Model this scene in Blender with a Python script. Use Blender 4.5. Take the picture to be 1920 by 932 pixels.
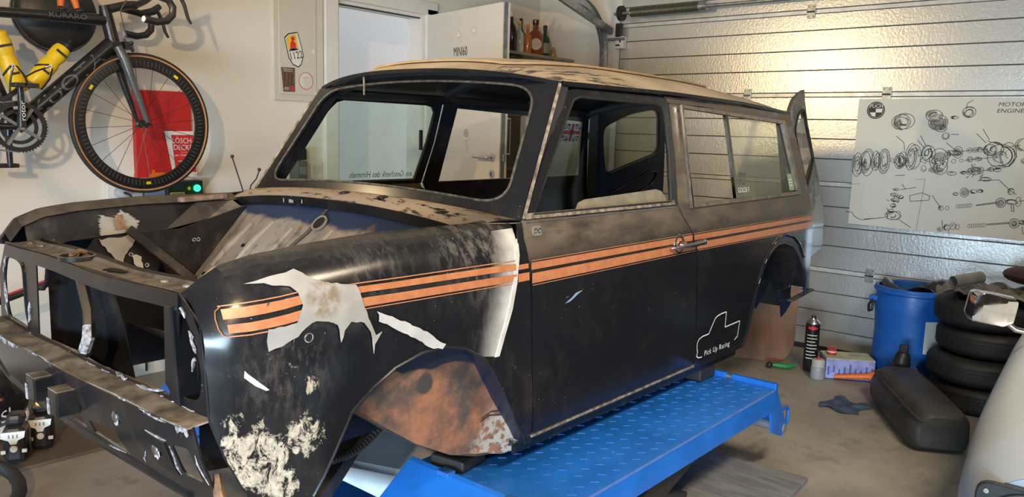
import bpy, bmesh, math, random
import numpy as np
from mathutils import Vector, Matrix, Quaternion
from mathutils.geometry import delaunay_2d_cdt
random.seed(7)
for _o in list(bpy.data.objects): bpy.data.objects.remove(_o)
scene = bpy.context.scene
COL = scene.collection
H = 1.36                       # camera height over the floor
# ------------------------------------------------------------ camera
_F = 1480.0; _CX, _CY = 960.0, 466.0
_X = np.array([2225-_CX, 287-_CY, _F]); _X /= np.linalg.norm(_X)
_Y = np.array([-809.2-_CX, 200-_CY, _F]); _Y -= _X*(_X@_Y); _Y /= np.linalg.norm(_Y)
_Z = np.cross(_X, _Y); _M = np.array([_X, _Y, _Z])
_r, _d, _f = _M@np.array([1., 0, 0]), _M@np.array([0, 1., 0]), _M@np.array([0, 0, 1.])
cam_data = bpy.data.cameras.new('camera'); cam = bpy.data.objects.new('camera', cam_data); COL.objects.link(cam)
cam_data.sensor_fit = 'HORIZONTAL'; cam_data.sensor_width = 36.0; cam_data.lens = _F/1920*36; cam_data.clip_start = .02
cam.matrix_world = Matrix(((_r[0], -_d[0], -_f[0], 0), (_r[1], -_d[1], -_f[1], 0), (_r[2], -_d[2], -_f[2], H), (0, 0, 0, 1)))
scene.camera = cam
# ------------------------------------------------------------ world, lights, exposure
scene.view_settings.view_transform = 'Standard'; scene.view_settings.look = 'None'
scene.view_settings.gamma = 1.0; scene.view_settings.use_curve_mapping = False
scene.view_settings.exposure = -0.08
W = bpy.data.worlds.new('world'); scene.world = W; W.use_nodes = True
W.node_tree.nodes['Background'].inputs[0].default_value = (.95, .97, 1.0, 1)
W.node_tree.nodes['Background'].inputs[1].default_value = .9
def light(name, kind, loc, power, color, target=None, size=None, size_y=None, radius=None, **kw):
    d = bpy.data.lights.new(name, kind); d.energy = power; d.color = color
    if kind == 'AREA':
        d.shape = 'RECTANGLE'; d.size = size; d.size_y = size_y or size
    elif radius is not None: d.shadow_soft_size = radius
    for k, v in kw.items(): setattr(d, k, v)
    o = bpy.data.objects.new(name, d); COL.objects.link(o); o.location = loc
    if target is not None:
        o.rotation_euler = (Vector(target)-Vector(loc)).to_track_quat('-Z', 'Y').to_euler()
    return o
# daylight falling in through the half-open gate behind the camera
light('gate_daylight', 'AREA', (-3.35, -.7, .62), 108, (.60, .82, 1.0), (0.6, 1.2, .0), 3.2, 1.0, spread=math.radians(70))
# warm work lamp high up, left behind the camera
light('work_lamp', 'SPOT', (-1.12, -.30, 2.06), 370, (1.0, .68, .37), (1.05, 3.0, 1.2), radius=.035, spot_size=math.radians(92), spot_blend=.85)
# warm hanging lamp between the car nose and the wall
light('hung_lamp', 'AREA', (.95, 3.3, 2.10), 15, (1.0, .74, .40), (5.2, 1.8, 1.75), .16, .16, spread=math.radians(110))
# added fill lamp over the free bay, brightens roof, floor and platform
light('bay_fill_lamp', 'AREA', (2.0, -.4, 2.54), 92, (1.0, .81, .58), (2.0, -.2, 0), 1.3, .3)
# ------------------------------------------------------------ helpers
def V(*a): return Vector(a)
def mirror(p): return Vector((p[0], 4.124-p[1], p[2]))
class MB:
    def __init__(s): s.v = []; s.f = []
    def add(s, vs, fs):
        n = len(s.v); s.v += [tuple(p) for p in vs]; s.f += [tuple(i+n for i in q) for q in fs]; return s
    def box(s, c, d, R=None):
        c = Vector(c); x, y, z = d[0]/2, d[1]/2, d[2]/2
        P = [Vector((a*x, b*y, e*z)) for e in (-1, 1) for b in (-1, 1) for a in (-1, 1)]
        if R is not None: P = [R@p for p in P]
        return s.add([c+p for p in P], [(0, 2, 3, 1), (4, 5, 7, 6), (0, 1, 5, 4), (2, 6, 7, 3), (0, 4, 6, 2), (1, 3, 7, 5)])
    def beam(s, a, b, w, h, up=(0, 0, 1)):
        a, b = Vector(a), Vector(b); d = b-a; L = d.length; x = d.normalized(); u = Vector(up)
        y = u.cross(x)
        if y.length < 1e-5: y = Vector((0, 1, 0)).cross(x)
        y.normalize(); z = x.cross(y)
        return s.box((a+b)/2, (L, w, h), Matrix((x, y, z)).transposed())
    def tube(s, pts, r, n=8, closed=False, cap=True):
        pts = [Vector(p) for p in pts]; m = len(pts)
        rs = r if isinstance(r, (list, tuple)) else [r]*m
        prev = None; vs = []
        for i, p in enumerate(pts):
            if closed: t = pts[(i+1) % m]-pts[i-1]
            else: t = pts[min(i+1, m-1)]-pts[max(i-1, 0)]
            if t.length < 1e-9: t = Vector((0, 0, 1))
            t.normalize()
            if prev is None:
                a = Vector((0, 0, 1)) if abs(t.z) < .9 else Vector((1, 0, 0))
                prev = t.cross(a).normalized()
            u = prev-t*prev.dot(t)
            if u.length < 1e-6: u = t.orthogonal()
            u.normalize(); prev = u; w = t.cross(u)
            for k in range(n):
                an = 2*math.pi*k/n; vs.append(p+(u*math.cos(an)+w*math.sin(an))*rs[i])
        fs = []
        for i in range(m if closed else m-1):
            j = (i+1) % m
            for k in range(n):
                l = (k+1) % n; fs.append((i*n+k, i*n+l, j*n+l, j*n+k))
        if cap and not closed: fs += [tuple(range(n-1, -1, -1)), tuple(range((m-1)*n, m*n))]
        return s.add(vs, fs)
    def lathe(s, prof, c=(0, 0, 0), axis=(0, 0, 1), n=32, closed=False, cap=True):
        c = Vector(c); ax = Vector(axis).normalized(); u = ax.orthogonal().normalized(); w = ax.cross(u); vs = []
        for r, h in prof:
            for k in range(n):
                a = 2*math.pi*k/n; vs.append(c+ax*h+(u*math.cos(a)+w*math.sin(a))*r)
        m = len(prof); fs = []
        for i in range(m if closed else m-1):
            j = (i+1) % m
            for k in range(n):
                l = (k+1) % n; fs.append((i*n+k, i*n+l, j*n+l, j*n+k))
        if not closed and cap:
            if prof[0][0] > 1e-6: fs.append(tuple(range(n-1, -1, -1)))
            if prof[-1][0] > 1e-6: fs.append(tuple(range((m-1)*n, m*n)))
        return s.add(vs, fs)
    def grid(s, fn, us, vs_):
        P = [fn(u, v) for u in us for v in vs_]; nv = len(vs_)
        F = [(i*nv+j, (i+1)*nv+j, (i+1)*nv+j+1, i*nv+j+1) for i in range(len(us)-1) for j in range(nv-1)]
        return s.add(P, F)
    def prism(s, poly, fn, t0, t1):
        """2D polygon pushed through fn(a, b, t) at t0 and t1"""
        n = len(poly); vs = [fn(a, b, t0) for a, b in poly]+[fn(a, b, t1) for a, b in poly]
        fs = [tuple(range(n-1, -1, -1)), tuple(range(n, 2*n))]+[(i, (i+1) % n, n+(i+1) % n, n+i) for i in range(n)]
        return s.add(vs, fs)
    def ellipsoid(s, c, r, R=None, n=16, m=10):
        c = Vector(c); vs = []
        for i in range(m+1):
            t = math.pi*i/m
            for k in range(n):
                a = 2*math.pi*k/n; p = Vector((r[0]*math.sin(t)*math.cos(a), r[1]*math.sin(t)*math.sin(a), r[2]*math.cos(t)))
                vs.append(c+(R@p if R is not None else p))
        return s.add(vs, [(i*n+k, (i+1)*n+k, (i+1)*n+(k+1) % n, i*n+(k+1) % n) for i in range(m) for k in range(n)])
    def build(s, name, mat, parent=None, smooth=False, solid=0, bevel=0, sub=0, offset=0, angle=40):
        me = bpy.data.meshes.new(name); me.from_pydata(s.v, [], s.f)
        bm = bmesh.new(); bm.from_mesh(me)
        bmesh.ops.remove_doubles(bm, verts=bm.verts, dist=1e-6)
        bmesh.ops.recalc_face_normals(bm, faces=bm.faces)
        bm.to_mesh(me); bm.free()
        return finish(me, name, mat, parent, smooth, solid, bevel, sub, offset, angle)
def finish(me, name, mat, parent=None, smooth=False, solid=0, bevel=0, sub=0, offset=0, angle=40):
    if mat is not None:
        for m_ in (mat if isinstance(mat, (list, tuple)) else [mat]): me.materials.append(m_)
    if smooth:
        me.polygons.foreach_set('use_smooth', [True]*len(me.polygons))
        try: me.set_sharp_from_angle(angle=math.radians(angle))
        except Exception: pass
    o = bpy.data.objects.new(name, me); COL.objects.link(o)
    if parent is not None: adopt(o, parent)
    if solid:
        m = o.modifiers.new('solid', 'SOLIDIFY'); m.thickness = solid; m.offset = offset
        if smooth:
            m = o.modifiers.new('split', 'EDGE_SPLIT'); m.split_angle = math.radians(angle)
    if bevel:
        m = o.modifiers.new('bevel', 'BEVEL'); m.width = bevel; m.segments = 2; m.limit_method = 'ANGLE'
    if sub:
        m = o.modifiers.new('sub', 'SUBSURF'); m.levels = sub; m.render_levels = sub
    return o
ROOTLOC = {}
def base_of(o):
    while o.parent is not None: o = o.parent
    return ROOTLOC.get(o.name, Vector((0, 0, 0)))
def adopt(o, parent):
    """parent an object that was built in world coordinates"""
    o.parent = parent
    if parent.parent is None: o.matrix_parent_inverse = Matrix.Translation(-ROOTLOC.get(parent.name, Vector((0, 0, 0))))
def tag(o, label, cat, group=None, kind=None):
    if label: o['label'] = label
    if cat: o['category'] = cat
    if group: o['group'] = group
    if kind: o['kind'] = kind
    return o
def thing(name, loc, label, cat, group=None, kind=None):
    o = bpy.data.objects.new(name, None); COL.objects.link(o); o.location = loc; o.empty_display_size = .05
    ROOTLOC[o.name] = Vector(loc)
    return tag(o, label, cat, group, kind)
def copy_tree(o, dloc, parent=None):
    c = o.copy(); COL.objects.link(c)
    if parent is not None: c.parent = parent
    else: c.location = Vector(o.location)+Vector(dloc)
    for ch in list(o.children): copy_tree(ch, (0, 0, 0), c)
    return c
def inside(p, poly):
    x, y = p; r = False; n = len(poly)
    for i in range(n):
        x1, y1 = poly[i]; x2, y2 = poly[(i+1) % n]
        if (y1 > y) != (y2 > y) and x < (x2-x1)*(y-y1)/(y2-y1)+x1: r = not r
    return r
def dens(poly, res):
    out = []
    n = len(poly)
    for i in range(n):
        a, b = poly[i], poly[(i+1) % n]; k = max(1, int(math.hypot(b[0]-a[0], b[1]-a[1])/res))
        out += [(a[0]+(b[0]-a[0])*t/k, a[1]+(b[1]-a[1])*t/k) for t in range(k)]
    return out
def rnd(poly, r, k=4):
    """round the corners of a 2D polygon"""
    out = []; n = len(poly)
    for i in range(n):
        p = Vector(poly[i]); a = Vector(poly[i-1]); b = Vector(poly[(i+1) % n])
        da, db = a-p, b-p; rr = min(r, da.length*.45, db.length*.45)
        A, B = p+da.normalized()*rr, p+db.normalized()*rr
        for t in range(k+1):
            t /= k; q = A*(1-t)**2+p*2*t*(1-t)+B*t*t; out.append((q.x, q.y))
    return out
def panel(name, mat, parent, outline, fn, holes=(), res=.04, thick=.003, smooth=True, offset=0, angle=40):
    """curved sheet: 2D outline with holes, triangulated on a grid and pushed through fn(a, b)"""
    loops = [dens(outline, res)]+[dens(h, res) for h in holes]
    pts = []; edges = []
    for lp in loops:
        n0 = len(pts); pts += lp; edges += [(n0+i, n0+(i+1) % len(lp)) for i in range(len(lp))]
    xs = [p[0] for p in outline]; ys = [p[1] for p in outline]
    a = min(xs)+res/2
    i = 0
    allb = [Vector(p) for p in pts]
    while a < max(xs):
        b = min(ys)+res*(.5 if i % 2 else .25)
        while b < max(ys):
            if inside((a, b), outline) and not any(inside((a, b), h) for h in holes):
                q = Vector((a, b))
                if min((q-e).length_squared for e in allb) > (res*.45)**2: pts.append((a, b))
            b += res
        a += res; i += 1
    vs, es, fs, *_ = delaunay_2d_cdt([Vector(p) for p in pts], edges, [], 0, 1e-6)
    ff = []
    for t in fs:
        c = (sum(vs[k][0] for k in t)/len(t), sum(vs[k][1] for k in t)/len(t))
        if inside(c, outline) and not any(inside(c, h) for h in holes): ff.append(t)
    used = sorted({k for t in ff for k in t}); mp = {k: i for i, k in enumerate(used)}
    m = MB(); m.add([fn(vs[k][0], vs[k][1]) for k in used], [tuple(mp[k] for k in t) for t in ff])
    return m.build(name, mat, parent, smooth, solid=thick, offset=offset, angle=angle)
def lift_off(fn, off):
    """the same mapping pushed out along its normal (towards the near side) by off"""
    def g(a, b):
        p = fn(a, b); u = fn(a+.002, b)-p; w = fn(a, b+.002)-p; n = u.cross(w)
        if n.length < 1e-12: return p
        n.normalize()
        return p+n*off
    return g
_curves = []
def text(name, s, mat, parent, fn, size=1.0, thick=0, align='LEFT', sx=1.0, shear=0, spacing=1.0):
    """lettering as a flat mesh; fn(x, y) maps text plane to world"""
    cu = bpy.data.curves.new(name, 'FONT'); cu.body = s; cu.size = size; cu.align_x = align; cu.shear = shear
    cu.resolution_u = 3; cu.space_character = spacing
    ob = bpy.data.objects.new('tmp', cu); COL.objects.link(ob)
    me = bpy.data.meshes.new_from_object(ob)
    bpy.data.objects.remove(ob); bpy.data.curves.remove(cu)
    for v in me.vertices:
        q = fn(v.co.x*sx, v.co.y); v.co = q
    me.materials.clear(); me.name = name
    return finish(me, name, mat, parent, solid=thick)
def plane(o, r, u):
    o, r, u = Vector(o), Vector(r).normalized(), Vector(u).normalized()
    return lambda a, b: o+r*a+u*b
def ip(x, xs, ys): return float(np.interp(x, xs, ys))
def arc(c, r, a0, a1, n, u=(1, 0, 0), w=(0, 0, 1)):
    c, u, w = Vector(c), Vector(u), Vector(w)
    return [c+(u*math.cos(a0+(a1-a0)*i/n)+w*math.sin(a0+(a1-a0)*i/n))*r for i in range(n+1)]
# ------------------------------------------------------------ materials (all procedural)
class N:
    def __init__(s, name):
        s.m = bpy.data.materials.new(name); s.m.use_nodes = True; s.t = s.m.node_tree; s.b = s.t.nodes['Principled BSDF']
        s.tc = s.t.nodes.new('ShaderNodeTexCoord')
    def n(s, typ, **kw):
        x = s.t.nodes.new(typ)
        for k, v in kw.items(): setattr(x, k, v)
        return x
    def l(s, a, b): s.t.links.new(a, b)
    def noise(s, scale, detail=4, rough=.55, vec=None, dist=0):
        x = s.n('ShaderNodeTexNoise'); x.inputs['Scale'].default_value = scale; x.inputs['Detail'].default_value = detail
        x.inputs['Roughness'].default_value = rough; x.inputs['Distortion'].default_value = dist
        s.l(vec or s.tc.outputs['Object'], x.inputs['Vector']); return x.outputs['Fac']
    def stretch(s, sc, rot=(0, 0, 0)):
        x = s.n('ShaderNodeMapping'); x.inputs['Scale'].default_value = sc; x.inputs['Rotation'].default_value = rot
        s.l(s.tc.outputs['Object'], x.inputs['Vector']); return x.outputs['Vector']
    def ramp(s, fac, lo, hi, a=0., b=1.):
        x = s.n('ShaderNodeMapRange'); x.interpolation_type = 'SMOOTHSTEP'
        x.inputs['From Min'].default_value = lo; x.inputs['From Max'].default_value = hi
        x.inputs['To Min'].default_value = a; x.inputs['To Max'].default_value = b
        s.l(fac, x.inputs['Value']); return x.outputs['Result']
    def math(s, op, a, b=None):
        x = s.n('ShaderNodeMath', operation=op)
        for i, q in enumerate((a, b)):
            if q is None: continue
            if isinstance(q, (int, float)): x.inputs[i].default_value = q
            else: s.l(q, x.inputs[i])
        return x.outputs[0]
    def mix(s, fac, a, b):
        x = s.n('ShaderNodeMix', data_type='RGBA')
        for i, q in ((6, a), (7, b)):
            if isinstance(q, (tuple, list)): x.inputs[i].default_value = (*q[:3], 1)
            else: s.l(q, x.inputs[i])
        if isinstance(fac, (int, float)): x.inputs[0].default_value = fac
        else: s.l(fac, x.inputs[0])
        return x.outputs[2]
    def near(s, c, r, soft=.5):
        """1 inside a ball round c (object coordinates), fading out at radius r"""
        x = s.n('ShaderNodeVectorMath', operation='DISTANCE'); x.inputs[1].default_value = c
        s.l(s.tc.outputs['Object'], x.inputs[0]); return s.ramp(x.outputs['Value'], r*(1-soft), r, 1., 0.)
    def up(s, lo, hi):
        x = s.n('ShaderNodeSeparateXYZ'); s.l(s.n('ShaderNodeNewGeometry').outputs['True Normal'], x.inputs[0]); return s.ramp(x.outputs['Z'], lo, hi)
    def pos(s, ax):
        x = s.n('ShaderNodeSeparateXYZ'); s.l(s.tc.outputs['Object'], x.inputs[0]); return x.outputs[ax]
    def bump(s, h, strength, dist=.01):
        x = s.n('ShaderNodeBump'); x.inputs['Strength'].default_value = strength; x.inputs['Distance'].default_value = dist
        s.l(h, x.inputs['Height']); s.l(x.outputs[0], s.b.inputs['Normal'])
    def col(s, c):
        if isinstance(c, (tuple, list)): s.b.inputs['Base Color'].default_value = (*c[:3], 1)
        else: s.l(c, s.b.inputs['Base Color'])
    def set(s, **kw):
        for k, v in kw.items():
            i = s.b.inputs[k.replace('_', ' ')]
            if isinstance(v, (int, float)): i.default_value = v
            elif isinstance(v, tuple): i.default_value = v
            else: s.l(v, i)
        return s
_C = {}
def P(name, c, rough=.5, metal=0., var=.12, scale=14., bump=0., bscale=120., **kw):
    """plain coloured material with a little procedural variation"""
    if name in _C: return _C[name]
    k = N(name); f = k.noise(scale, 5)
    k.col(k.mix(k.ramp(f, .3, .7), tuple(x*(1-var) for x in c), tuple(min(1, x*(1+var)) for x in c)))
    k.set(Roughness=k.ramp(k.noise(scale*2.3, 4), .25, .75, max(.02, rough-.06), min(1, rough+.06)), Metallic=metal)
    if bump: k.bump(k.noise(bscale, 3), bump, .004)
    if kw: k.set(**kw)
    _C[name] = k.m; return k.m
def emit(name, c, st):
    if name in _C: return _C[name]
    k = N(name); k.col(c); k.b.inputs['Emission Color'].default_value = (*c, 1); k.b.inputs['Emission Strength'].default_value = st
    _C[name] = k.m; return k.m
def glass(name, tint, gloss=.06, rough=.02, haze=0., hazec=(.5, .45, .36)):
    k = N(name); k.t.nodes.remove(k.b); tr = k.n('ShaderNodeBsdfTransparent'); gl = k.n('ShaderNodeBsdfGlossy'); mx = k.n('ShaderNodeMixShader')
    d = k.noise(9, 5); tr_c = k.mix(k.ramp(d, .35, .75), tint, tuple(x*.93 for x in tint)); k.l(tr_c, tr.inputs[0]); gl.inputs['Roughness'].default_value = rough
    lw = k.n('ShaderNodeLayerWeight'); lw.inputs[0].default_value = .5
    k.l(k.math('ADD', k.math('MULTIPLY', k.math('POWER', lw.outputs['Facing'], 4.), .55), gloss), mx.inputs[0])
    k.l(tr.outputs[0], mx.inputs[1]); k.l(gl.outputs[0], mx.inputs[2]); o_ = mx.outputs[0]
    if haze:
        df = k.n('ShaderNodeBsdfDiffuse'); df.inputs[0].default_value = (*hazec, 1); m2 = k.n('ShaderNodeMixShader'); k.l(k.math('MULTIPLY', k.ramp(k.noise(13, 6, .65), .3, .7, .6, 1.), haze), m2.inputs[0]); k.l(o_, m2.inputs[1]); k.l(df.outputs[0], m2.inputs[2]); o_ = m2.outputs[0]
    k.l(o_, k.t.nodes['Material Output'].inputs[0]); return k.m
DUST = (.33, .255, .18)
def paint(name, base=(.009, .010, .013), dust=.55, chips=.5, side=0., blot=None, smear=None, belt=0., blotc=(.55, .50, .40), rough=.24, upd=1.0, dustc=DUST):
    """old black car paint: dust lying on faces that look up, thin dirt film, chips down to the grey primer"""
    k = N(name)
    n1 = k.noise(5.5, 6, .62); n2 = k.noise(19, 6, .65, k.stretch((1, 1, .6))); n3 = k.noise(130, 2, .5); n4 = k.noise(34, 4, .6, k.stretch((1, 1, 2.5)))
    up = k.math('MULTIPLY', k.up(.62, .95), upd)
    brk = k.ramp(n2, .30, .62, .35, 1.)
    dm = k.math('MULTIPLY', k.math('MULTIPLY', up, brk), dust)
    film = k.math('MULTIPLY', k.math('MULTIPLY', k.ramp(n1, .42, .78), k.ramp(n2, .35, .75)), side)
    d = k.math('MAXIMUM', dm, film)
    if belt: d = k.math('MAXIMUM', d, k.math('MULTIPLY', k.math('MULTIPLY', k.ramp(k.pos(2), 1.02, 1.20), k.ramp(k.noise(9, 6, .65, k.stretch((.5, 1, 1.6), (0, .35, 0))), .25, .7, .25, 1.)), belt))
    for (p, r, am) in (smear or []): d = k.math('MAXIMUM', d, k.math('MULTIPLY', k.math('MULTIPLY', k.near(p, r, .8), k.ramp(k.noise(26, 6, .7, k.stretch((1.6, 1, .7), (0, .6, 0))), .42, .62)), am))
    c = k.mix(d, base, dustc)
    ch = k.math('MULTIPLY', k.math('MULTIPLY', k.ramp(n3, .735, .765), k.ramp(n1, .47, .60)), chips)
    scr = k.math('MULTIPLY', k.ramp(n4, .70, .74), k.math('MULTIPLY', k.ramp(n1, .5, .62), chips*.55))
    ch = k.math('MAXIMUM', ch, scr)
    c = k.mix(ch, c, (.46, .46, .47))
    rg = k.math('MAXIMUM', k.math('MAXIMUM', d, ch), 0.)
    if blot:
        tot = None
        for (p, r, lo) in blot:
            w = k.math('MULTIPLY', k.near(p, r, .75), 1.); q = k.ramp(k.math('ADD', k.noise(30, 8, .78, k.stretch((1.3, 1, .8), (0, .5, 0)), .6), k.math('MULTIPLY', w, .38)), lo, lo+.09)
            q = k.math('MULTIPLY', q, k.ramp(w, .02, .12)); tot = q if tot is None else k.math('MAXIMUM', tot, q)
        c = k.mix(tot, c, k.mix(k.ramp(k.noise(60, 5, .7), .35, .65), tuple(x*.62 for x in blotc), blotc)); rg = k.math('MAXIMUM', rg, tot)
    k.col(c); k.set(Roughness=k.ramp(rg, 0, .6, rough, .85), Specular_IOR_Level=.5)
    k.bump(k.math('ADD', k.math('MULTIPLY', n2, .2), k.math('MULTIPLY', rg, .4)), .10, .003)
    return k.m
M_black = paint('black_car_paint', dust=.55, chips=.55, side=.10)
M_door = paint('black_door_paint', dust=.5, chips=.4, side=.05, rough=.16, belt=.42)
M_wing = paint('black_wing_paint', dust=.16, chips=.7, side=.10, rough=.20, blotc=(.46, .42, .34), smear=[((1.52, 1.42, 1.18), .26, .32), ((1.15, 1.42, 1.19), .20, .14), ((.92, 1.37, .95), .16, .14), ((1.62, 1.37, .95), .22, .15)], dustc=(.27, .25, .23),
               blot=[((.86, 1.41, .765), .15, .80), ((.955, 1.37, .80), .09, .81), ((.83, 1.44, .845), .08, .86), ((.975, 1.37, .91), .05, .86), ((.94, 1.37, .965), .05, .90), ((.90, 1.39, .70), .10, .84)])
M_inner = paint('black_inner_panel', base=(.007, .008, .011), dust=.35, chips=.6, side=.10, rough=.3)
M_dirty = paint('dusty_engine_bay', base=(.012, .012, .015), dust=.80, chips=.8, side=.34, rough=.35, dustc=(.25, .22, .19))
M_dark = P('matt_black_interior', (.006, .006, .007), .75)
k = N('dusty_roof_paint'); n1 = k.noise(3.2, 6, .6); n2 = k.noise(26, 6, .65, k.stretch((.35, 1.3, 1), (0, 0, .5)))
sw = k.math('MULTIPLY', k.math('MAXIMUM', k.math('MAXIMUM', k.near((2.02, 1.60, 1.66), .22), k.near((2.15, 1.56, 1.65), .16)), k.near((2.33, 1.55, 1.65), .12)), k.ramp(n2, .50, .56))
up = k.up(.1, .75); d = k.math('MULTIPLY', k.math('SUBTRACT', 1., k.math('MULTIPLY', sw, .9)), k.math('MULTIPLY', up, k.ramp(n1, .2, .6, .75, .97)))
k.col(k.mix(d, (.012, .012, .013), k.mix(k.ramp(n1, .35, .7), (.47, .38, .27), (.60, .50, .37)))); k.set(Roughness=k.ramp(d, 0, .8, .3, .8)); M_roof = k.m
k = N('dusty_scuttle_paint'); n1 = k.noise(4.5, 6, .6); n2 = k.noise(21, 6, .7, k.stretch((1.6, .55, 1), (0, 0, .3)))
d = k.math('MULTIPLY', k.math('MULTIPLY', k.up(.3, .8), k.ramp(n2, .38, .47, .0, 1.)), k.ramp(k.pos(1), 1.45, 1.75, .35, .95))
k.col(k.mix(d, (.014, .014, .016), k.mix(n1, (.34, .27, .20), (.46, .37, .29)))); k.set(Roughness=k.ramp(d, 0, .8, .25, .85)); M_scuttle = k.m
k = N('dusty_bulkhead'); n1 = k.noise(6, 6, .6); n2 = k.noise(16, 7, .7, k.stretch((1, 1.6, .5))); z = k.pos(2)
d = k.math('MULTIPLY', k.ramp(n2, .30, .52, .25, .95), k.ramp(k.math('ADD', z, k.math('MULTIPLY', n1, .06)), 1.165, 1.18, 1., 0.))
c = k.mix(k.ramp(z, 1.10, 1.16), (.016, .016, .02), (.012, .03, .085)); rust = k.math('MULTIPLY', k.ramp(k.noise(11, 5), .62, .7), .7)
k.col(k.mix(rust, k.mix(d, c, k.mix(n1, (.26, .225, .19), (.36, .31, .26))), (.17, .10, .055))); k.set(Roughness=.75); k.bump(n2, .5, .006); M_bulk = k.m
k = N('rusty_wheel_well'); n1 = k.noise(7, 7, .65); n2 = k.noise(38, 5, .7)
c = k.mix(k.ramp(n1, .36, .62), (.055, .045, .042), (.27, .115, .06)); c = k.mix(k.ramp(n2, .62, .74), c, (.10, .065, .05))
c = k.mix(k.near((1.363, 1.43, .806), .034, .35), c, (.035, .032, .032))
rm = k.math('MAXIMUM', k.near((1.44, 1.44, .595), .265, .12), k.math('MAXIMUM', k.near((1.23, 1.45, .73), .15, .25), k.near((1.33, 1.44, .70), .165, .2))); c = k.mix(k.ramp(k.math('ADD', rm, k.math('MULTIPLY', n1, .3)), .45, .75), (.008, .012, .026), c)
c = k.mix(k.math('MULTIPLY', k.near((1.66, 1.43, .57), .13), k.ramp(n2, .42, .55)), c, (.36, .32, .27)); k.col(c); k.set(Roughness=.85); k.bump(n2, .35, .004); M_rust = k.m
M_rusty_iron = P('rusty_iron', (.20, .12, .075), .85, var=.5, scale=30)
k = N('copper_stripe'); n = k.noise(40, 5, .7); k.col(k.mix(k.ramp(n, .3, .75), (.39, .14, .062), (.48, .20, .095))); k.set(Roughness=.38); M_stripe = k.m
M_sline = P('copper_pinstripe', (.42, .19, .10), .4)
k = N('bare_filler'); n = k.noise(9, 6, .6); n2 = k.noise(45, 4); c = k.mix(k.ramp(n, .3, .7), (.26, .262, .262), (.36, .36, .35))
k.col(k.mix(k.math('MULTIPLY', k.near((1.0, 1.36, 1.095), .055), k.ramp(n2, .35, .6)), c, (.20, .155, .11))); k.set(Roughness=.6); k.bump(n, .3, .005); M_filler = k.m
M_filler_edge = P('filler_edge', (.44, .45, .46), .7)
k = N('white_primer_seam'); k.col(k.mix(k.ramp(k.noise(30, 5), .4, .7), (.54, .54, .53), (.43, .43, .42))); k.set(Roughness=.6); M_primer = k.m
k = N('primer_overspray'); tr = k.n('ShaderNodeBsdfTransparent'); mx = k.n('ShaderNodeMixShader'); k.col((.58, .58, .57)); k.set(Roughness=.6)
_dx = k.math('ADD', k.pos(0), k.math('MULTIPLY', k.math('SUBTRACT', 1.11, k.pos(2)), .23))
k.l(k.math('MULTIPLY', k.ramp(_dx, 1.53, 1.64), k.ramp(k.noise(15, 5), .2, .7, .5, .95)), mx.inputs[0])
k.l(tr.outputs[0], mx.inputs[1]); k.l(k.b.outputs[0], mx.inputs[2]); k.l(mx.outputs[0], k.t.nodes['Material Output'].inputs[0]); M_spray = k.m
M_chip = P('grey_chipped_primer', (.27, .27, .30), .6, var=.7, scale=90)
M_white = P('white_print', (.80, .80, .80), .5)
M_chrome = P('chrome', (.78, .78, .80), .08, 1.0, var=.02)
M_alu = P('brushed_metal', (.55, .55, .56), .3, 1.0, var=.05)
M_trim = P('dirty_trim', (.23, .195, .155), .5, .2, var=.6, scale=45)
M_seal = P('dirty_seal', (.075, .065, .055), .6, var=.6, scale=50)
M_rubber = P('black_rubber', (.014, .014, .015), .65, bump=.15)
M_glass = glass('window_glass', (.86, .94, .90)); M_glass_g = glass('green_tinted_glass', (.72, .86, .79)); M_dirtyglass = glass('dirty_glass', (.72, .76, .64), rough=.1, haze=.10); M_dustpane = glass('dust_covered_glass', (.75, .78, .7), rough=.2, haze=.42)
k = N('blue_lift_steel'); n = k.noise(6, 5); n2 = k.noise(28, 5, .7); c = k.mix(k.ramp(n, .3, .7), (.009, .11, .46), (.013, .15, .60))
c = k.mix(k.math('MULTIPLY', k.ramp(n2, .69, .74), k.ramp(n, .5, .62)), c, (.30, .27, .24)); k.col(c); k.set(Roughness=.36); k.bump(n2, .08, .003); M_blue = k.m
M_bluelight = P('blue_worn_edge', (.035, .16, .54), .3)
k = N('wall_plaster'); n = k.noise(2.2, 5); k.col(k.mix(n, (.70, .665, .605), (.75, .715, .655))); k.set(Roughness=.85); k.bump(k.noise(160, 3), .05, .002); M_wall = k.m
k = N('concrete_floor'); n = k.noise(1.6, 7, .65); n2 = k.noise(22, 6, .7); c = k.mix(k.ramp(n, .32, .68), (.22, .20, .17), (.37, .34, .295))
c = k.mix(k.ramp(n2, .66, .72), c, (.17, .145, .115)); c = k.mix(k.math('MULTIPLY', k.ramp(k.noise(4.2, 6, .7), .56, .66), .45), c, (.15, .125, .10)); k.col(c); k.set(Roughness=k.ramp(n, .3, .7, .42, .62)); k.bump(n2, .08, .002); M_floor = k.m
k = N('embossed_door_sheet'); n = k.noise(55, 3, .6, k.stretch((1, 1.3, 1))); k.col(k.mix(k.noise(3, 3), (.60, .605, .60), (.68, .68, .67))); k.set(Roughness=.30, Metallic=.6); k.bump(n, .35, .0035); M_slat = k.m
M_groove = P('door_groove', (.30, .30, .29), .5, .3)
k = N('stucco_outside'); n = k.noise(48, 4, .7); k.col((.86, .87, .88)); k.set(Roughness=.9); k.bump(n, .8, .006); M_stucco = k.m
M_doorleaf = P('white_door_leaf', (.60, .585, .55), .42, var=.02)
M_frame = P('white_frame', (.70, .69, .67), .5, var=.03)
M_galv = P('galvanised_steel', (.36, .38, .38), .38, .8, var=.2, scale=30)
M_box = P('cream_cabinet', (.60, .57, .50), .5, var=.02)
M_red = P('red_sheet', (.52, .022, .022), .42, var=.06); M_print_red = P('print_red', (.62, .03, .035), .45)
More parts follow.
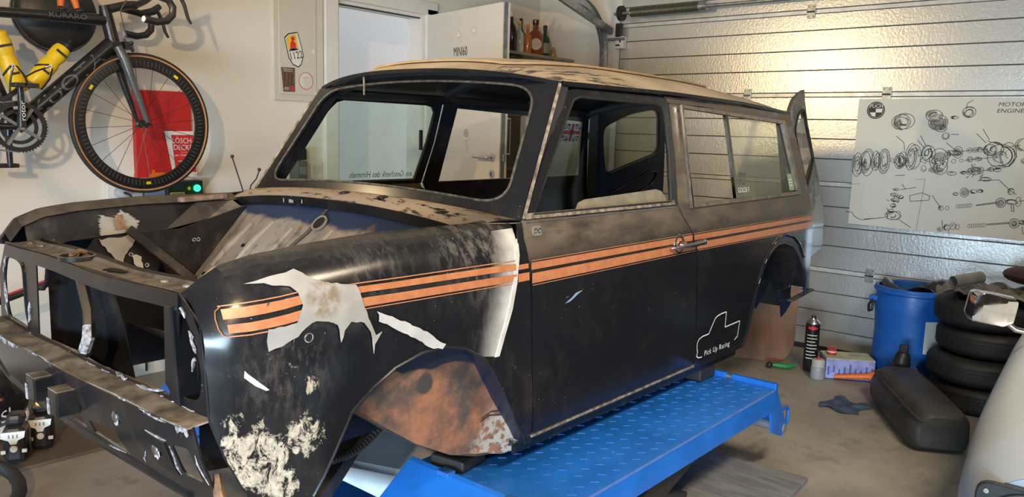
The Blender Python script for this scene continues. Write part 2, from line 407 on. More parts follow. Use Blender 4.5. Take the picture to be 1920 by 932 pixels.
M_paper = P('paper_white', (.74, .73, .70), .6, var=.04)
k = N('poster_paper'); k.col(k.mix(k.noise(2.5, 3), (.60, .565, .49), (.68, .64, .56))); k.set(Roughness=.45); M_poster = k.m
M_ink = P('print_ink', (.035, .03, .028), .6); M_inkgrey = P('print_grey', (.30, .28, .25), .6)
M_yellow = P('yellow_plastic', (.80, .53, .012), .35, var=.06)
M_carbon = P('black_carbon', (.012, .012, .013), .32); M_greyc = P('grey_fork_paint', (.085, .09, .095), .3); M_tan = P('tan_sidewall', (.42, .19, .075), .6)
M_letter = P('dark_grey_letter', (.10, .10, .105), .4)
M_orange = P('orange_plastic', (.75, .16, .02), .45); M_blueplastic = P('blue_barrel_plastic', (.012, .12, .50), .38, var=.08)
M_greyplast = P('grey_plastic', (.16, .165, .17), .55); M_blk = P('black_plastic', (.016, .016, .018), .4); M_blk_tex = P('dusty_black_plastic', (.032, .031, .030), .5, var=.25, scale=6)
M_green = P('green_plastic', (.01, .22, .05), .4); M_lilac = P('lilac_carton', (.30, .34, .66), .5, var=.2, scale=25); M_yg = P('carton_lid', (.50, .52, .30), .55, var=.2)
M_silver = P('silver_car_paint', (.36, .40, .44), .38, .25, var=.02, Specular_IOR_Level=.6)
k = N('plywood'); n = k.noise(7, 6, .6, k.stretch((1, 1, .25))); k.col(k.mix(k.ramp(n, .3, .7), (.15, .075, .045), (.25, .135, .085))); k.set(Roughness=.7); M_ply = k.m
k = N('weathered_board'); n = k.noise(9, 6, .6, k.stretch((4, .6, 1))); k.col(k.mix(k.ramp(n, .3, .7), (.12, .125, .135), (.22, .225, .235))); k.set(Roughness=.75); M_board = k.m
k = N('door_mat'); k.col(k.mix(k.noise(150, 2), (.10, .072, .052), (.17, .125, .09))); k.set(Roughness=.95); k.bump(k.noise(300, 2), .5, .004); M_mat = k.m
M_rag = P('blue_rag', (.05, .075, .13), .9, var=.2); M_brown = P('dark_brown_wood', (.05, .03, .022), .5, var=.3)
M_darkglass = P('dark_bottle', (.02, .012, .01), .1); M_greenglass = P('green_bottle', (.012, .04, .02), .12); M_amber = P('amber_bottle', (.22, .05, .012), .1); M_clearb = P('clear_bottle', (.50, .50, .47), .12)
M_grey_plate = P('grey_metal_box', (.25, .28, .31), .45, .2); M_ceil = P('ceiling_paint', (.72, .71, .69), .85, var=.03)
# ------------------------------------------------------------ the setting
YW = 4.2; XD = 5.197; ZC = 2.62
def struct(o): o['kind'] = 'structure'; return o
struct(MB().box((1.0, 1.1, -.05), (9.4, 9.2, .1)).build('floor', M_floor))
struct(MB().box((1.0, .85, ZC+.05), (9.2, 6.9, .1)).build('ceiling', M_ceil))
w = MB(); w.box((-.18, YW+.08, ZC/2), (6.74, .16, ZC)); w.box((4.64, YW+.08, ZC/2), (1.34, .16, ZC)); w.box((3.58, YW+.08, (2.17+ZC)/2), (.78, .16, ZC-2.17))
struct(w.build('wall_left', M_wall))
w = MB(); w.box((5.32, 3.78, ZC/2), (.12, .84, ZC)); w.box((5.32, 1.1, 2.50), (.12, 4.52, .24)); w.box((5.32, -1.9, ZC/2), (.12, 1.5, ZC))
struct(w.build('wall_back', M_wall))
struct(MB().box((.9, -2.6, ZC/2), (8.8, .12, ZC)).build('wall_right', P('dark_unseen_wall', (.05, .045, .04), .8)))  # unseen wall, coloured dark so the black paintwork reflects less
w = MB(); w.box((-3.55, 2.6, ZC/2), (.12, 3.2, ZC)); w.box((-3.55, -.7, 1.87), (.12, 3.4, 1.50)); w.box((-3.55, -2.5, ZC/2), (.12, .2, ZC))
struct(w.build('wall_front', M_wall))
struct(MB().box((4.4, 6.0, 1.6), (7.5, .15, 3.4)).build('wall_outside', M_stucco))
struct(MB().box((4.0, 5.1, -.055), (4.5, 1.7, .1)).build('floor_outside', M_floor))
# doorway to the yard: frame and leaf
d1 = thing('door_1', (3.97, YW, 0), None, None, kind='structure')
for x in (3.145, 4.015): MB().box((x, YW-.012, 1.105), (.10, .03, 2.21)).build('frame_post', M_frame, d1, bevel=.004)
MB().box((3.58, YW-.012, 2.215), (.97, .03, .09)).build('frame_head', M_frame, d1, bevel=.004)
for x in (3.205, 3.955): MB().box((x, YW+.08, 1.085), (.03, .15, 2.17)).build('jamb', M_frame, d1)
MB().box((3.58, YW+.08, 2.16), (.72, .15, .02)).build('lintel', M_frame, d1)
MB().box((3.945, YW+.03, 1.085), (.008, .012, 2.15)).build('seal', M_blk, d1)
MB().box((3.58, YW+.03, 2.147), (.73, .012, .008)).build('seal', M_blk, d1)
hx, hy = 3.985, YW-.03; ang = math.radians(11.2); ld = Vector((-math.sin(ang), -math.cos(ang), 0)); ln = Vector((-math.cos(ang), math.sin(ang), 0))  # ln: face towards the camera
LW = .865; ltop = 2.165
def leafp(a, b, t=0): return Vector((hx, hy, 0))+ld*a+ln*t+Vector((0, 0, b))
m = MB(); m.prism([(0, .01), (LW, .01), (LW, ltop), (0, ltop)], leafp, -.02, .02); leaf = m.build('leaf', M_doorleaf, d1, bevel=.002)
m = MB(); m.prism([(LW, .01), (LW+.004, .01), (LW+.004, ltop), (LW, ltop)], leafp, -.02, .012); m.build('lock_edge', M_galv, leaf)
m = MB(); m.prism([(LW-.03, .01), (LW+.006, .01), (LW+.006, ltop), (LW-.03, ltop)], leafp, -.034, -.02); m.build('rebate', M_doorleaf, leaf)
for z in (.9, 1.0, 1.08, 1.15, 1.3, 1.9, 1.97, 2.03):
    MB().lathe([(.004, 0), (.003, .003)], leafp(LW+.004, z, -.004), ld, 8).build('screw', M_alu, leaf)
m = MB(); hp = leafp(LW-.07, 1.205, .02); m.lathe([(.026, 0), (.026, .008), (.022, .010)], hp, ln, 24); m.build('handle_rose', M_alu, leaf, True)
m = MB(); m.tube([hp, hp+ln*.05, hp+ln*.055-ld*.012, hp+ln*.055-ld*.14], .010, 12); m.build('handle', M_alu, leaf, True)
kp = leafp(LW-.07, 1.10, .02); MB().lathe([(.026, 0), (.026, .008), (.02, .010)], kp, ln, 24).build('lock_rose', M_alu, leaf, True)
m = MB(); m.box(kp+ln*.011, (.006, .004, .022)); m.build('key_slot', M_blk, leaf)
m = MB(); m.box(leafp(LW+.006, 1.205, -.005), (.012, .008, .045)); m.build('latch', M_chrome, leaf)
lf = lambda a, b: leafp(a, b, .0215)
text('sticker_letters', 'MINI60', M_ink, leaf, lambda x, y: lf(.60-.0+x, 1.90+y) if False else leafp(.33+x, 1.865+y, .0215), .085, sx=.62)
for a, z in ((.385, 2.005), (.56, 2.02)):
    m = MB(); m.lathe([(.021, 0), (.021, .0006), (.017, .0006), (.017, 0)], leafp(a, z, .0205), ln, 28, closed=True); m.build('round_sticker', P('sticker_pink', (.55, .34, .33), .5), leaf)
    m = MB(); m.lathe([(.017, 0), (.017, .0005)], leafp(a, z, .0205), ln, 24); s_ = m.build('sticker_centre', M_paper, leaf)
    m = MB(); m.box(leafp(a, z+.005, .0212), (.006, .001, .007)); m.build('sticker_mark', M_inkgrey, leaf)
m = MB(); m.prism([(.40, 1.40), (.49, 1.40), (.49, 1.275), (.462, 1.235), (.434, 1.275), (.40, 1.275)] if False else [(.455, 1.395), (.53, 1.395), (.53, 1.27), (.508, 1.225), (.486, 1.27), (.455, 1.27)], leafp, .0202, .0208); m.build('shield_sticker', P('sticker_grey', (.58, .57, .55), .5), leaf)
m = MB(); m.lathe([(.026, 0), (.026, .0008), (.019, .0008), (.019, 0)], leafp(.495, 1.355, .0208), ln, 24, closed=True); m.build('shield_ring', P('sticker_dark', (.26, .25, .25), .5), leaf)
m = MB(); m.lathe([(.013, 0), (.013, .0008)], leafp(.495, 1.355, .0208), ln, 16); m.build('shield_dot', P('sticker_rose', (.50, .25, .24), .5), leaf)
text('shield_letters', 'CULT', M_inkgrey, leaf, lambda x, y: leafp(.462+x, 1.293+y, .0213), .026, sx=.9)
# sectional garage door, slat by slat
gd = thing('door_2', (XD, .9, 0), None, None, kind='structure')
REL = [1.15, 1.02, .895, .755, .621, .488, .337, .156, .026, -.109, -.265, -.433, -.57, -.703, -.86, -1.032, -1.164, -1.296, -1.446]
ZL = [H+r*.938 for r in REL]; JOINT = {2, 6, 10, 14}
yA, yB = -1.15, 3.36
def slat(z0, z1):
    c = .007; pr = [(z0+.001, .012), (z0+.004, 0), (z1-.004, 0), (z1-.001, .012)]
    m = MB(); n = 14
    m.grid(lambda i, j: Vector((XD+pr[int(j)][1], yA+(yB-yA)*i/n, pr[int(j)][0])), range(n+1), range(4))
    m.add([(XD+.012, yA, z0+.001), (XD+.04, yA, z0+.001), (XD+.04, yA, z1-.001), (XD+.012, yA, z1-.001), (XD, yA, z0+.004), (XD, yA, z1-.004)], [(0, 4, 5, 3), (0, 3, 2, 1)])
    return m.build('slat', M_slat, gd)
for i in range(len(ZL)-1):
    top, bot = ZL[i], ZL[i+1]
    if i in JOINT:
        MB().box((XD+.012, (yA+yB)/2, top-.014), (.018, yB-yA, .026)).build('joint_strip', P('door_joint', (.66, .66, .65), .35, .3), gd, bevel=.003)
        top -= .028
    slat(bot, top)
MB().box((XD+.055, (yA+yB)/2, (ZL[0]+.02)/2), (.03, yB-yA, ZL[0]-.02)).build('backing', M_groove, gd)
MB().box((XD+.01, (yA+yB)/2, .017), (.03, yB-yA, .034)).build('bottom_seal', M_rubber, gd)
for jz, y in ((ZL[6], 2.32), (ZL[6], 1.43), (ZL[14], 1.43), (ZL[2], 1.93), (ZL[10], 2.32), (ZL[14], 2.32)):
    h_ = MB().box((XD-.004, y, jz-.014), (.006, .052, .085)).build('hinge', M_galv, gd, bevel=.002)
    MB().tube([(XD-.009, y-.026, jz-.014), (XD-.009, y+.026, jz-.014)], .006, 8).build('hinge_pin', M_chrome, h_, True)
    for dy in (-.016, .016):
        for dz in (-.045, .017): MB().lathe([(.004, 0), (.003, .003)], (XD-.007, y+dy, jz+dz), (-1, 0, 0), 8).build('screw', M_greyplast, h_)
# guide rail, spring and bracket
gr = thing('garage_door_rail', (XD-.05, 3.44, 0), 'galvanised steel guide rail curving up beside the sectional door', 'rail')
pts = [V(XD-.06, 3.47, .02), V(XD-.06, 3.47, 1.0), V(XD-.06, 3.47, 1.95)]+[V(XD-.06-.36*(1-math.cos(a)), 3.47, 1.97+.36*math.sin(a)) for a in [math.pi/2*i/12 for i in range(13)]]+[V(XD-2.6, 3.47, 2.40)]
def rail(off, w, t):
    m = MB(); P0 = [p for p in pts]
    tang = [(P0[min(i+1, len(P0)-1)]-P0[max(i-1, 0)]).normalized() for i in range(len(P0))]
    nrm = [V(0, 1, 0).cross(t_).normalized() for t_ in tang]
    vs = []; 
    for p, n_ in zip(P0, nrm):
        for a, b in ((-w, -t), (w, -t), (w, t), (-w, t)): vs.append(p+n_*(off+a)+V(0, b, 0))
    fs = [(i*4+k, i*4+(k+1) % 4, i*4+4+(k+1) % 4, i*4+4+k) for i in range(len(P0)-1) for k in range(4)]+[(3, 2, 1, 0), tuple(range(len(vs)-4, len(vs)))]
    return m.add(vs, fs)
rail(0, .028, .003).build('web', M_galv, gr); rail(.028, .003, .016).build('outer_lip', M_galv, gr); rail(-.028, .003, .016).build('inner_lip', M_galv, gr)
MB().beam((XD-.02, 3.44, 2.15), (XD-1.5, 3.44, 2.52), .03, .05).build('upper_rail', M_galv, gr)
MB().box((XD+.03, 3.40, 1.15), (.04, .05, 2.3)).build('frame_angle', M_frame, gr)
sp = thing('torsion_spring', (XD-.08, 3.0, 2.28), 'long coiled torsion spring on a shaft above the sectional door', 'spring')
hz_ = 2.262
hel = [V(XD-.10+.028*math.cos(t), 3.22-.55*i/480, hz_+.028*math.sin(t)) for i in range(481) for t in [i/480*2*math.pi*40]]
MB().tube(hel, .0062, 5).build('coil', P('oily_spring', (.16, .15, .10), .4, .7), sp, True)
MB().tube([(XD-.10, 3.36, hz_), (XD-.10, 1.0, hz_+.0)], .012, 12).build('shaft', M_galv, sp, True)
MB().lathe([(.0, -.03), (.032, -.03), (.032, .03), (0, .03)], (XD-.10, 2.64, hz_), (0, 1, 0), 20).build('end_cone', M_galv, sp, True)
MB().lathe([(.0, -.012), (.055, -.012), (.055, -.008), (.045, 0), (.055, .008), (.055, .012), (0, .012)], (XD-.10, 3.30, hz_), (0, 1, 0), 24).build('cable_drum', P('dark_cast', (.05, .045, .035), .5, .6), sp, True)
rb = thing('roller_bracket', (XD-.04, 3.33, 2.0), 'white slotted roller bracket at the top corner of the sectional door', 'bracket')
m = MB(); m.box((XD-.03, 3.34, 2.06), (.05, .07, .09)); m.build('plate', M_frame, rb, bevel=.004)
m = MB(); m.tube([(XD-.05, 3.30, 2.085), (XD-.05, 3.44, 2.085)], .012, 10); m.build('roller', M_greyplast, rb, True)
m = MB(); m.box((XD-.056, 3.35, 2.04), (.004, .035, .012)); m.box((XD-.056, 3.33, 2.075), (.004, .012, .03)); m.build('slot', M_blk, rb)
m = MB(); m.box((XD-.045, 3.35, 2.15), (.03, .05, .10)); m.build('upper_plate', P('dark_cast', (.05, .045, .035), .5), rb, bevel=.004)
# cabinet, framed prints and bottles behind the door leaf
cb = thing('tall_cabinet', (4.75, 4.0, 0), 'dark brown tall cabinet with framed pictures behind the open door', 'cabinet')
MB().box((4.50, 4.03, .97), (.34, .30, 1.94)).build('body', M_brown, cb, bevel=.005)
ws_ = thing('wall_shelf', (4.8, YW, 1.93), 'grey wooden wall shelf carrying a row of bottles', 'shelf'); MB().box((4.80, 4.01, 1.951), (.95, .36, .02)).build('board', P('shelf_board', (.30, .26, .21), .5), ws_, bevel=.002)
for x in (4.78, 5.15): MB().beam((x, YW, 1.80), (x, 4.0, 1.939), .02, .02).build('bracket', M_galv, ws_)
for z in (.6, 1.1, 1.5): MB().box((4.50, 3.875, z), (.34, .012, .018)).build('shelf_edge', P('cab_edge', (.12, .08, .06), .5), cb)
pf = thing('picture_frame', (4.42, 3.87, 1.2), 'dark photo print in thin white frame on the brown cabinet', 'picture')
MB().box((4.44, 3.862, 1.34), (.17, .008, .27)).build('frame', M_paper, pf); MB().box((4.44, 3.857, 1.34), (.15, .006, .25)).build('print', P('dark_photo', (.05, .04, .035), .3, var=.7, scale=30), pf)
rs = MB().box((4.42, 3.862, 1.06), (.15, .006, .12)).build('red_sign', M_print_red); tag(rs, 'small red sign below the dark photo on the brown cabinet', 'sign')
def bottle(name, x, y, h, r, mat, label, capm, lab=None, neck=.35, disc=None):
    b = thing(name, (x, y, 1.962), label, 'bottle', 'bottles on the tall cabinet'); z = 1.962
    MB().lathe([(r*.92, 0), (r, .008), (r, h*.52), (r*.9, h*.60), (r*.36, h*.72), (r*.32, h*.9)], (x, y, z), n=20).build('body', mat, b, True)
    MB().lathe([(r*.38, h*.86), (r*.40, h*.87), (r*.40, h*.99), (r*.36, h)], (x, y, z), n=16).build('cap', capm, b, True)
    if lab: MB().lathe([(r*1.012, h*.12), (r*1.012, h*.44)], (x, y, z), n=20).build('paper_label', lab, b, True)
    if disc:
        q = V(-.7, -.7, 0); MB().lathe([(0, 0), (h*.16, 0), (h*.16, .004), (0, .004)], (x-.7*r*.95, y-.7*r*.95, z+h*.3), q, 24).build('round_label', disc, b)
    return b
M_cream = P('cream_label', (.55, .45, .33), .5); M_lab2 = P('olive_label', (.22, .24, .15), .5)
bottle('bottle', 4.60, 3.94, .30, .04, M_darkglass, 'tall dark bottle at the door edge on the cabinet', M_clearb)
bottle('bottle', 4.67, 3.92, .235, .036, M_clearb, 'clear bottle with yellow cap on the cabinet', P('cap_yellow', (.55, .36, .05), .4))
bottle('bottle', 4.77, 3.99, .27, .034, M_darkglass, 'dark bottle behind the orange-capped one on the cabinet', M_darkglass)
bottle('bottle', 4.745, 3.90, .215, .032, P('orange_liquor', (.42, .13, .04), .12), 'clear bottle of orange liquor with orange cap', M_orange)
bottle('bottle', 4.875, 3.93, .27, .062, M_amber, 'round amber bottle with large round cream label', P('cap_brown', (.05, .015, .01), .2), disc=M_cream)
bottle('bottle', 5.02, 3.95, .245, .042, M_greenglass, 'dark green bottle with olive label', M_blk, M_lab2)
bottle('bottle', 5.09, 3.92, .10, .02, P('mini_amber', (.35, .18, .03), .2), 'tiny amber miniature beside the green bottle', M_paper)
# switch and thermostat on the wall, seen through the car
sw = thing('wall_switch', (3.0, YW, 1.05), 'white double light switch plate on the wall beside the doorway', 'switch')
MB().box((3.03, YW-.006, 1.07), (.085, .012, .15)).build('plate', M_frame, sw, bevel=.003); MB().box((3.03, YW-.014, 1.10), (.05, .008, .05)).build('rocker', M_doorleaf, sw, bevel=.002)
cn = thing('spray_can', (2.93, 3.3, 0), 'dark slim spray can hanging by the wall switch', 'can') if False else None
dk = thing('soap_dispenser', (2.87, YW, 1.05), 'dark grey dispenser mounted on wall left of the light switch', 'dispenser')
MB().box((2.87, YW-.05, 1.06), (.075, .09, .20)).build('body', P('disp_grey', (.10, .11, .10), .4), dk, bevel=.008); MB().box((2.87, YW-.05, 1.20), (.07, .08, .07)).build('lid', M_blk, dk, bevel=.006)
MB().box((2.87, YW-.097, 1.10), (.05, .004, .05)).build('front_plate', M_greyplast, dk)
# ------------------------------------------------------------ things on the left wall (heights measured from the photo)
DZ = -.09
fb = thing('fuse_box', (2.9, YW, 1.52), 'cream flush wall cabinet door carrying three stickers', 'cabinet')
def wp(a, b, t=0): return Vector((a, YW-t, b+DZ))
m = MB(); m.prism([(2.73, 1.61), (3.085, 1.61), (3.085, 2.42), (2.73, 2.42)], wp, 0, .014); m.build('frame', M_box, fb, bevel=.003)
m = MB(); m.prism([(2.765, 1.648), (3.03, 1.648), (3.03, 2.225), (2.765, 2.225)], wp, .014, .019); m.build('door', M_box, fb, bevel=.002)
m = MB(); m.prism([(3.000, 1.905), (3.02, 1.905), (3.02, 1.93), (3.000, 1.93)], wp, .019, .022); m.build('catch', M_frame, fb)
def stk(name, poly, mat, par, t, th=.0005):
    m = MB(); m.prism(poly, wp, t, t+th); return m.build(name, mat, par)
def rotp(poly, c, a):
    ca, sa = math.cos(a), math.sin(a); return [(c[0]+(x*ca-y*sa), c[1]+(x*sa+y*ca)) for x, y in poly]
st = thing('shield_sticker', (2.87, YW-.02, 1.8), 'white shield sticker reading 1122 with a yellow picture on the wall cabinet', 'sticker')
c0 = (2.872, 1.915); a0 = .24
sh = [(-.052, .085), (-.03, .105), (.03, .112) , (.052, .10), (.058, -.02), (.05, -.06), (.0, -.105), (-.045, -.075), (-.058, -.02)]
sh = [(-.055, .082), (-.02, .10), (.045, .10), (.055, .02), (.055, -.045), (.025, -.095), (.0, -.107), (-.035, -.085), (-.055, -.04)]
stk('outline', rotp([(x*1.0, y*1.0) for x, y in sh], c0, a0), M_ink, st, .0195); stk('field', rotp([(x*.90, y*.93) for x, y in sh], c0, a0), M_paper, st, .0202)
stk('picture', rotp([(-.046, .074), (-.016, .088), (.028, .088), (.030, .005), (-.046, .005)], c0, a0), P('sticker_yellow', (.75, .50, .06), .5), st, .0208)
for q in ([(-.03, .01), (.012, .01), (.016, .035), (-.004, .058), (-.024, .04)], [(-.010, .055), (.012, .052), (.017, .07), (.002, .08), (-.012, .072)]): stk('figure', rotp(q, c0, a0), M_print_red, st, .0214)
stk('hill', rotp([(-.048, -.004), (-.03, .012), (-.016, -.004), (.004, .014), (.03, -.004)], c0, a0), P('sticker_blue', (.06, .09, .20), .5), st, .0218)
stk('side_band', rotp([(.040, .10), (.048, .099), (.052, .03), (.044, .03)], c0, a0), M_inkgrey, st, .0214)
def tx(s, c, size, mat, par, a=0, sx=1., t=.0224, name='letters', align='CENTER'):
    ca, sa = math.cos(a), math.sin(a); return text(name, s, mat, par, lambda x, y: wp(c[0]+x*ca-y*sa, c[1]+x*sa+y*ca, t), size, align=align, sx=sx)
tx('1122', (2.884, 1.862), .062, M_ink, st, a0, .8); tx('STIEGE WERNDORF' if False else '---- --------', (2.876, 1.898), .014, M_print_red, st, a0)
ph = thing('photo_sticker', (2.82, YW-.02, 1.6), 'brown photo print of parked cars stuck on the wall cabinet', 'sticker')
stk('print', [(2.775, 1.805), (2.872, 1.808), (2.872, 1.664), (2.79, 1.662)], P('brown_print', (.15, .085, .05), .4, var=.35, scale=60), ph, .0195)
for x in (2.80, 2.825, 2.85): stk('column', [(x-.004, 1.79), (x+.004, 1.79), (x+.004, 1.70), (x-.004, 1.70)], P('brown_col', (.07, .045, .03), .4), ph, .0202)
stk('red_car', rnd([(2.838, 1.672), (2.866, 1.672), (2.866, 1.694), (2.838, 1.694)], .008), M_print_red, ph, .0206); stk('grey_car', rnd([(2.795, 1.672), (2.83, 1.672), (2.83, 1.69), (2.795, 1.69)], .008), M_inkgrey, ph, .0206)
tx('Help one an', (2.823, 1.792), .013, M_white, ph, 0, 1, .0208); tx('build and it all', (2.823, 1.781), .011, M_white, ph, 0, 1, .0208)
rc = thing('ring_sticker', (2.95, YW-.02, 1.6), 'round white sticker with red rim on the wall cabinet', 'sticker')
m = MB(); m.lathe([(.053, 0), (.053, .0008), (.048, .0008), (.048, 0)], wp(2.952, 1.735, .0195), (0, -1, 0), 40, closed=True); m.build('rim', P('rim_red', (.62, .16, .15), .5), rc)
MB().lathe([(.048, 0), (.048, .0004)], wp(2.952, 1.735, .0195), (0, -1, 0), 40).build('disc', P('disc_cream', (.66, .62, .58), .5), rc)
stk('print_line', [(2.935, 1.752), (2.962, 1.754), (2.962, 1.757), (2.935, 1.755)], M_inkgrey, rc, .0205)
# fire blanket
fl = thing('fire_blanket_box', (2.04, YW, 1.05), 'flat red fire blanket box on the wall behind the bicycle wheel', 'fire blanket')
m = MB(); m.prism([(1.89, 1.165), (2.20, 1.165), (2.20, 1.624), (1.89, 1.62)], wp, 0, .03); m.build('box', M_red, fl, bevel=.004)
stk('pull_tab', [(1.955, 1.165), (2.06, 1.168), (2.06, 1.19), (1.985, 1.192), (1.985, 1.205), (1.97, 1.205), (1.97, 1.186), (1.955, 1.184)], M_orange, fl, .031, .002)
lb = thing('fire_blanket_leaflet', (2.14, YW-.03, 1.05), 'white leaflet with a red panel reading LÖSCHDECKE over the fire blanket', 'leaflet')
stk('sheet', [(2.045, 1.412), (2.205, 1.413), (2.225, 1.16), (2.085, 1.178)], M_paper, lb, .0315, .001)
stk('red_panel', [(2.08, 1.392), (2.205, 1.393), (2.218, 1.19), (2.10, 1.20)], M_print_red, lb, .0328, .0005)
tx('LÖSCH-', (2.144, 1.348), .040, M_white, lb, 0, .86, .0336); tx('DECKE', (2.144, 1.312), .040, M_white, lb, 0, .86, .0336)
tx('1 x 1 m', (2.148, 1.295), .012, M_white, lb, 0, 1, .0336); tx('gepr. / Küchenbrände', (2.148, 1.280), .013, M_white, lb, 0, .9, .0336)
for i, z in enumerate((1.25, 1.227, 1.219, 1.211, 1.203)): stk('print_line', [(2.115, z), (2.165, z), (2.165, z+.003), (2.115, z+.003)], M_white, lb, .0334, .0002)
stk('pictogram', [(2.183, 1.272), (2.208, 1.272), (2.210, 1.238), (2.185, 1.238)], M_paper, lb, .0334, .0002)
# lift control box and mains socket
ct = thing('lift_control_box', (2.12, YW, .9), 'black lift control box with green lamp and yellow notice', 'control box')
m = MB(); m.prism([(2.03, .96), (2.235, .96), (2.235, 1.147), (2.03, 1.147)], wp, 0, .07); m.build('housing', M_blk, ct, bevel=.008)
m = MB(); m.prism([(1.925, .94), (2.03, .94), (2.03, 1.13), (1.925, 1.13)], wp, 0, .05); m.build('grey_backbox', M_grey_plate, ct, bevel=.004)
m = MB(); m.prism([(2.065, .965), (2.225, .965), (2.225, 1.137), (2.065, 1.137)], wp, .070, .072); m.build('front_plate', P('dark_green_plate', (.012, .03, .02), .4), ct)
m = MB(); m.prism([(2.045, .97), (2.125, .97), (2.125, 1.085), (2.045, 1.085)], wp, .072, .0728); yn = m.build('yellow_notice', P('notice_yellow', (.62, .50, .03), .5), ct)
for i in range(7):
    z = 1.075-i*.014; m = MB(); m.prism([(2.05, z), (2.12-(i % 3)*.008, z), (2.12-(i % 3)*.008, z+.005), (2.05, z+.005)], wp, .0728, .0731); m.build('notice_line', M_ink, yn)
MB().lathe([(.019, 0), (.019, .008), (.015, .016), (0, .019)], wp(2.196, 1.105, .072), (0, -1, 0), 24).build('green_lamp', emit('green_lamp_glow', (.02, .9, .25), 3.0), ct, True)
MB().lathe([(.021, 0), (.021, .010), (.015, .010), (.013, .002)], wp(2.198, 1.052, .072), (0, -1, 0), 24).build('push_button', M_greyplast, ct, True)
for z in (1.105, 1.055): MB().lathe([(.010, 0), (.010, .001)], wp(2.152, z, .072), (0, -1, 0), 16).build('yellow_symbol', P('notice_yellow', (.62, .5, .03), .5), ct)
m = MB(); m.prism([(2.149, 1.048), (2.155, 1.048), (2.155, 1.062), (2.149, 1.062)], wp, .073, .0735); m.build('symbol_mark', M_ink, ct)
for x in (2.07, 2.222): MB().lathe([(.006, 0), (.005, .004)], wp(x, 1.138, .07), (0, -1, 0), 8).build('screw', M_blk, ct)
so = thing('mains_socket', (1.79, YW, .96), 'white mains socket with grey plug and black cable', 'socket')
m = MB(); m.prism([(1.735, 1.037), (1.92, 1.037), (1.92, 1.14), (1.735, 1.14)], wp, 0, .03); m.build('plate', M_frame, so, bevel=.005)
MB().lathe([(.030, 0), (.030, .03), (.026, .045), (.012, .05)], wp(1.80, 1.095, .03), (0, -1, 0), 20).build('plug', P('plug_grey', (.42, .43, .45), .4), so, True)
MB().tube([wp(1.80, 1.095, .08), wp(1.82, 1.085, .10), wp(1.85, 1.03, .11), wp(1.90, .95, .09), wp(1.90, .6, .05), wp(1.90, .12, .03)], .006, 8).build('cable', M_blk, so, True)
# ------------------------------------------------------------ the stripped estate car body (measured coordinates, lowered by DZ at the end)
YC = 2.062; S = 1.362
car = thing('car_body_shell', (2.3, YC, .56), 'stripped black two-door estate car shell with copper stripes, standing on the blue lift', 'car')
def so_(z): return ip(z, [.50, .56, .70, .9, 1.0, 1.12, 1.20, 1.25, 1.6, 1.75], [.02, .0, -.004, 0, 0, .006, .025, .037, .122, .16])
def ex_(X):
    e = 0.
    if X < 1.0: e += .085*((1.0-X)/.24)**2.2
    if X > 3.85: e += .02*(min(X, 4.1)-3.85)/.12
    return e
def zt_(X): return ip(X, [.74, .76, .79, .83, .9, 1.0, 1.2, 1.55, 1.7], [1.05, 1.09, 1.12, 1.16, 1.182, 1.194, 1.205, 1.205, 1.215])
def side(X, z): return Vector((X, S+so_(z)+ex_(X), z))
def sst(a, b, x):
    t = max(0., min(1., (x-a)/(b-a))); return t*t*(3-2*t)
def dent(X, s):
    # crash damage of the front corner: pushed-in area below a crease, ripples behind it
    m_ = sst(1.055, .99, s)*sst(1.20, 1.08, X)
    below = sst(0, .03, (.97-s)-(X-.80)*1.05+.02)
    rip = .004*math.sin(30*X+4*s)*math.sin(16*s+2)+.004*math.exp(-((X-1.11)/.02)**2)*sst(.86, .95, s)
    return m_*(.009*below*sst(1.02, .90, X)-rip+.006*sst(1.0, .955, s)*sst(.80, .86, X))
def wing(X, s):
    zs = zt_(X)-.14
    if s <= zs: return Vector((X, S+(so_(s) if s < .9 else 0)+ex_(X)+dent(X, s), s))
    a = (s-zs)/.19*math.pi/2
    return Vector((X, S+ex_(X)+dent(X, s)*math.cos(a)+.10*(1-math.cos(a)), zs+.14*math.sin(a)))
def far(fn): return lambda a, b: mirror(fn(a, b))
def out(fn, off):
    g = lift_off(fn, off)
    # make sure the offset goes outward (towards smaller y / up)
    def h(a, b):
        p = fn(a, b); q = g(a, b); d = q-p
        return q if (d.y < 0 or d.z > abs(d.y)) else p-d
    return h
SMX = lambda X: zt_(X)+.05
arch_f = [(.975, .655), (.998, .694), (1.024, .737), (1.078, .817), (1.137, .862), (1.202, .897), (1.287, .916), (1.369, .917), (1.437, .899), (1.499, .866), (1.546, .818)]
seam = [(1.555, .842), (1.563, .853), (1.614, .975), (1.644, 1.113), (1.66, 1.165), (1.672, 1.20), (1.675, 1.255)]
top_edge = [(x, SMX(x)) for x in (1.6, 1.5, 1.35, 1.2, 1.05, .95, .88, .84, .81, .79, .775)]
wing_out = [(.775, 1.05), (.777, .96), (.779, .86), (.80, .78), (.835, .70), (.86, .62), (.95, .62)]+arch_f+seam+top_edge
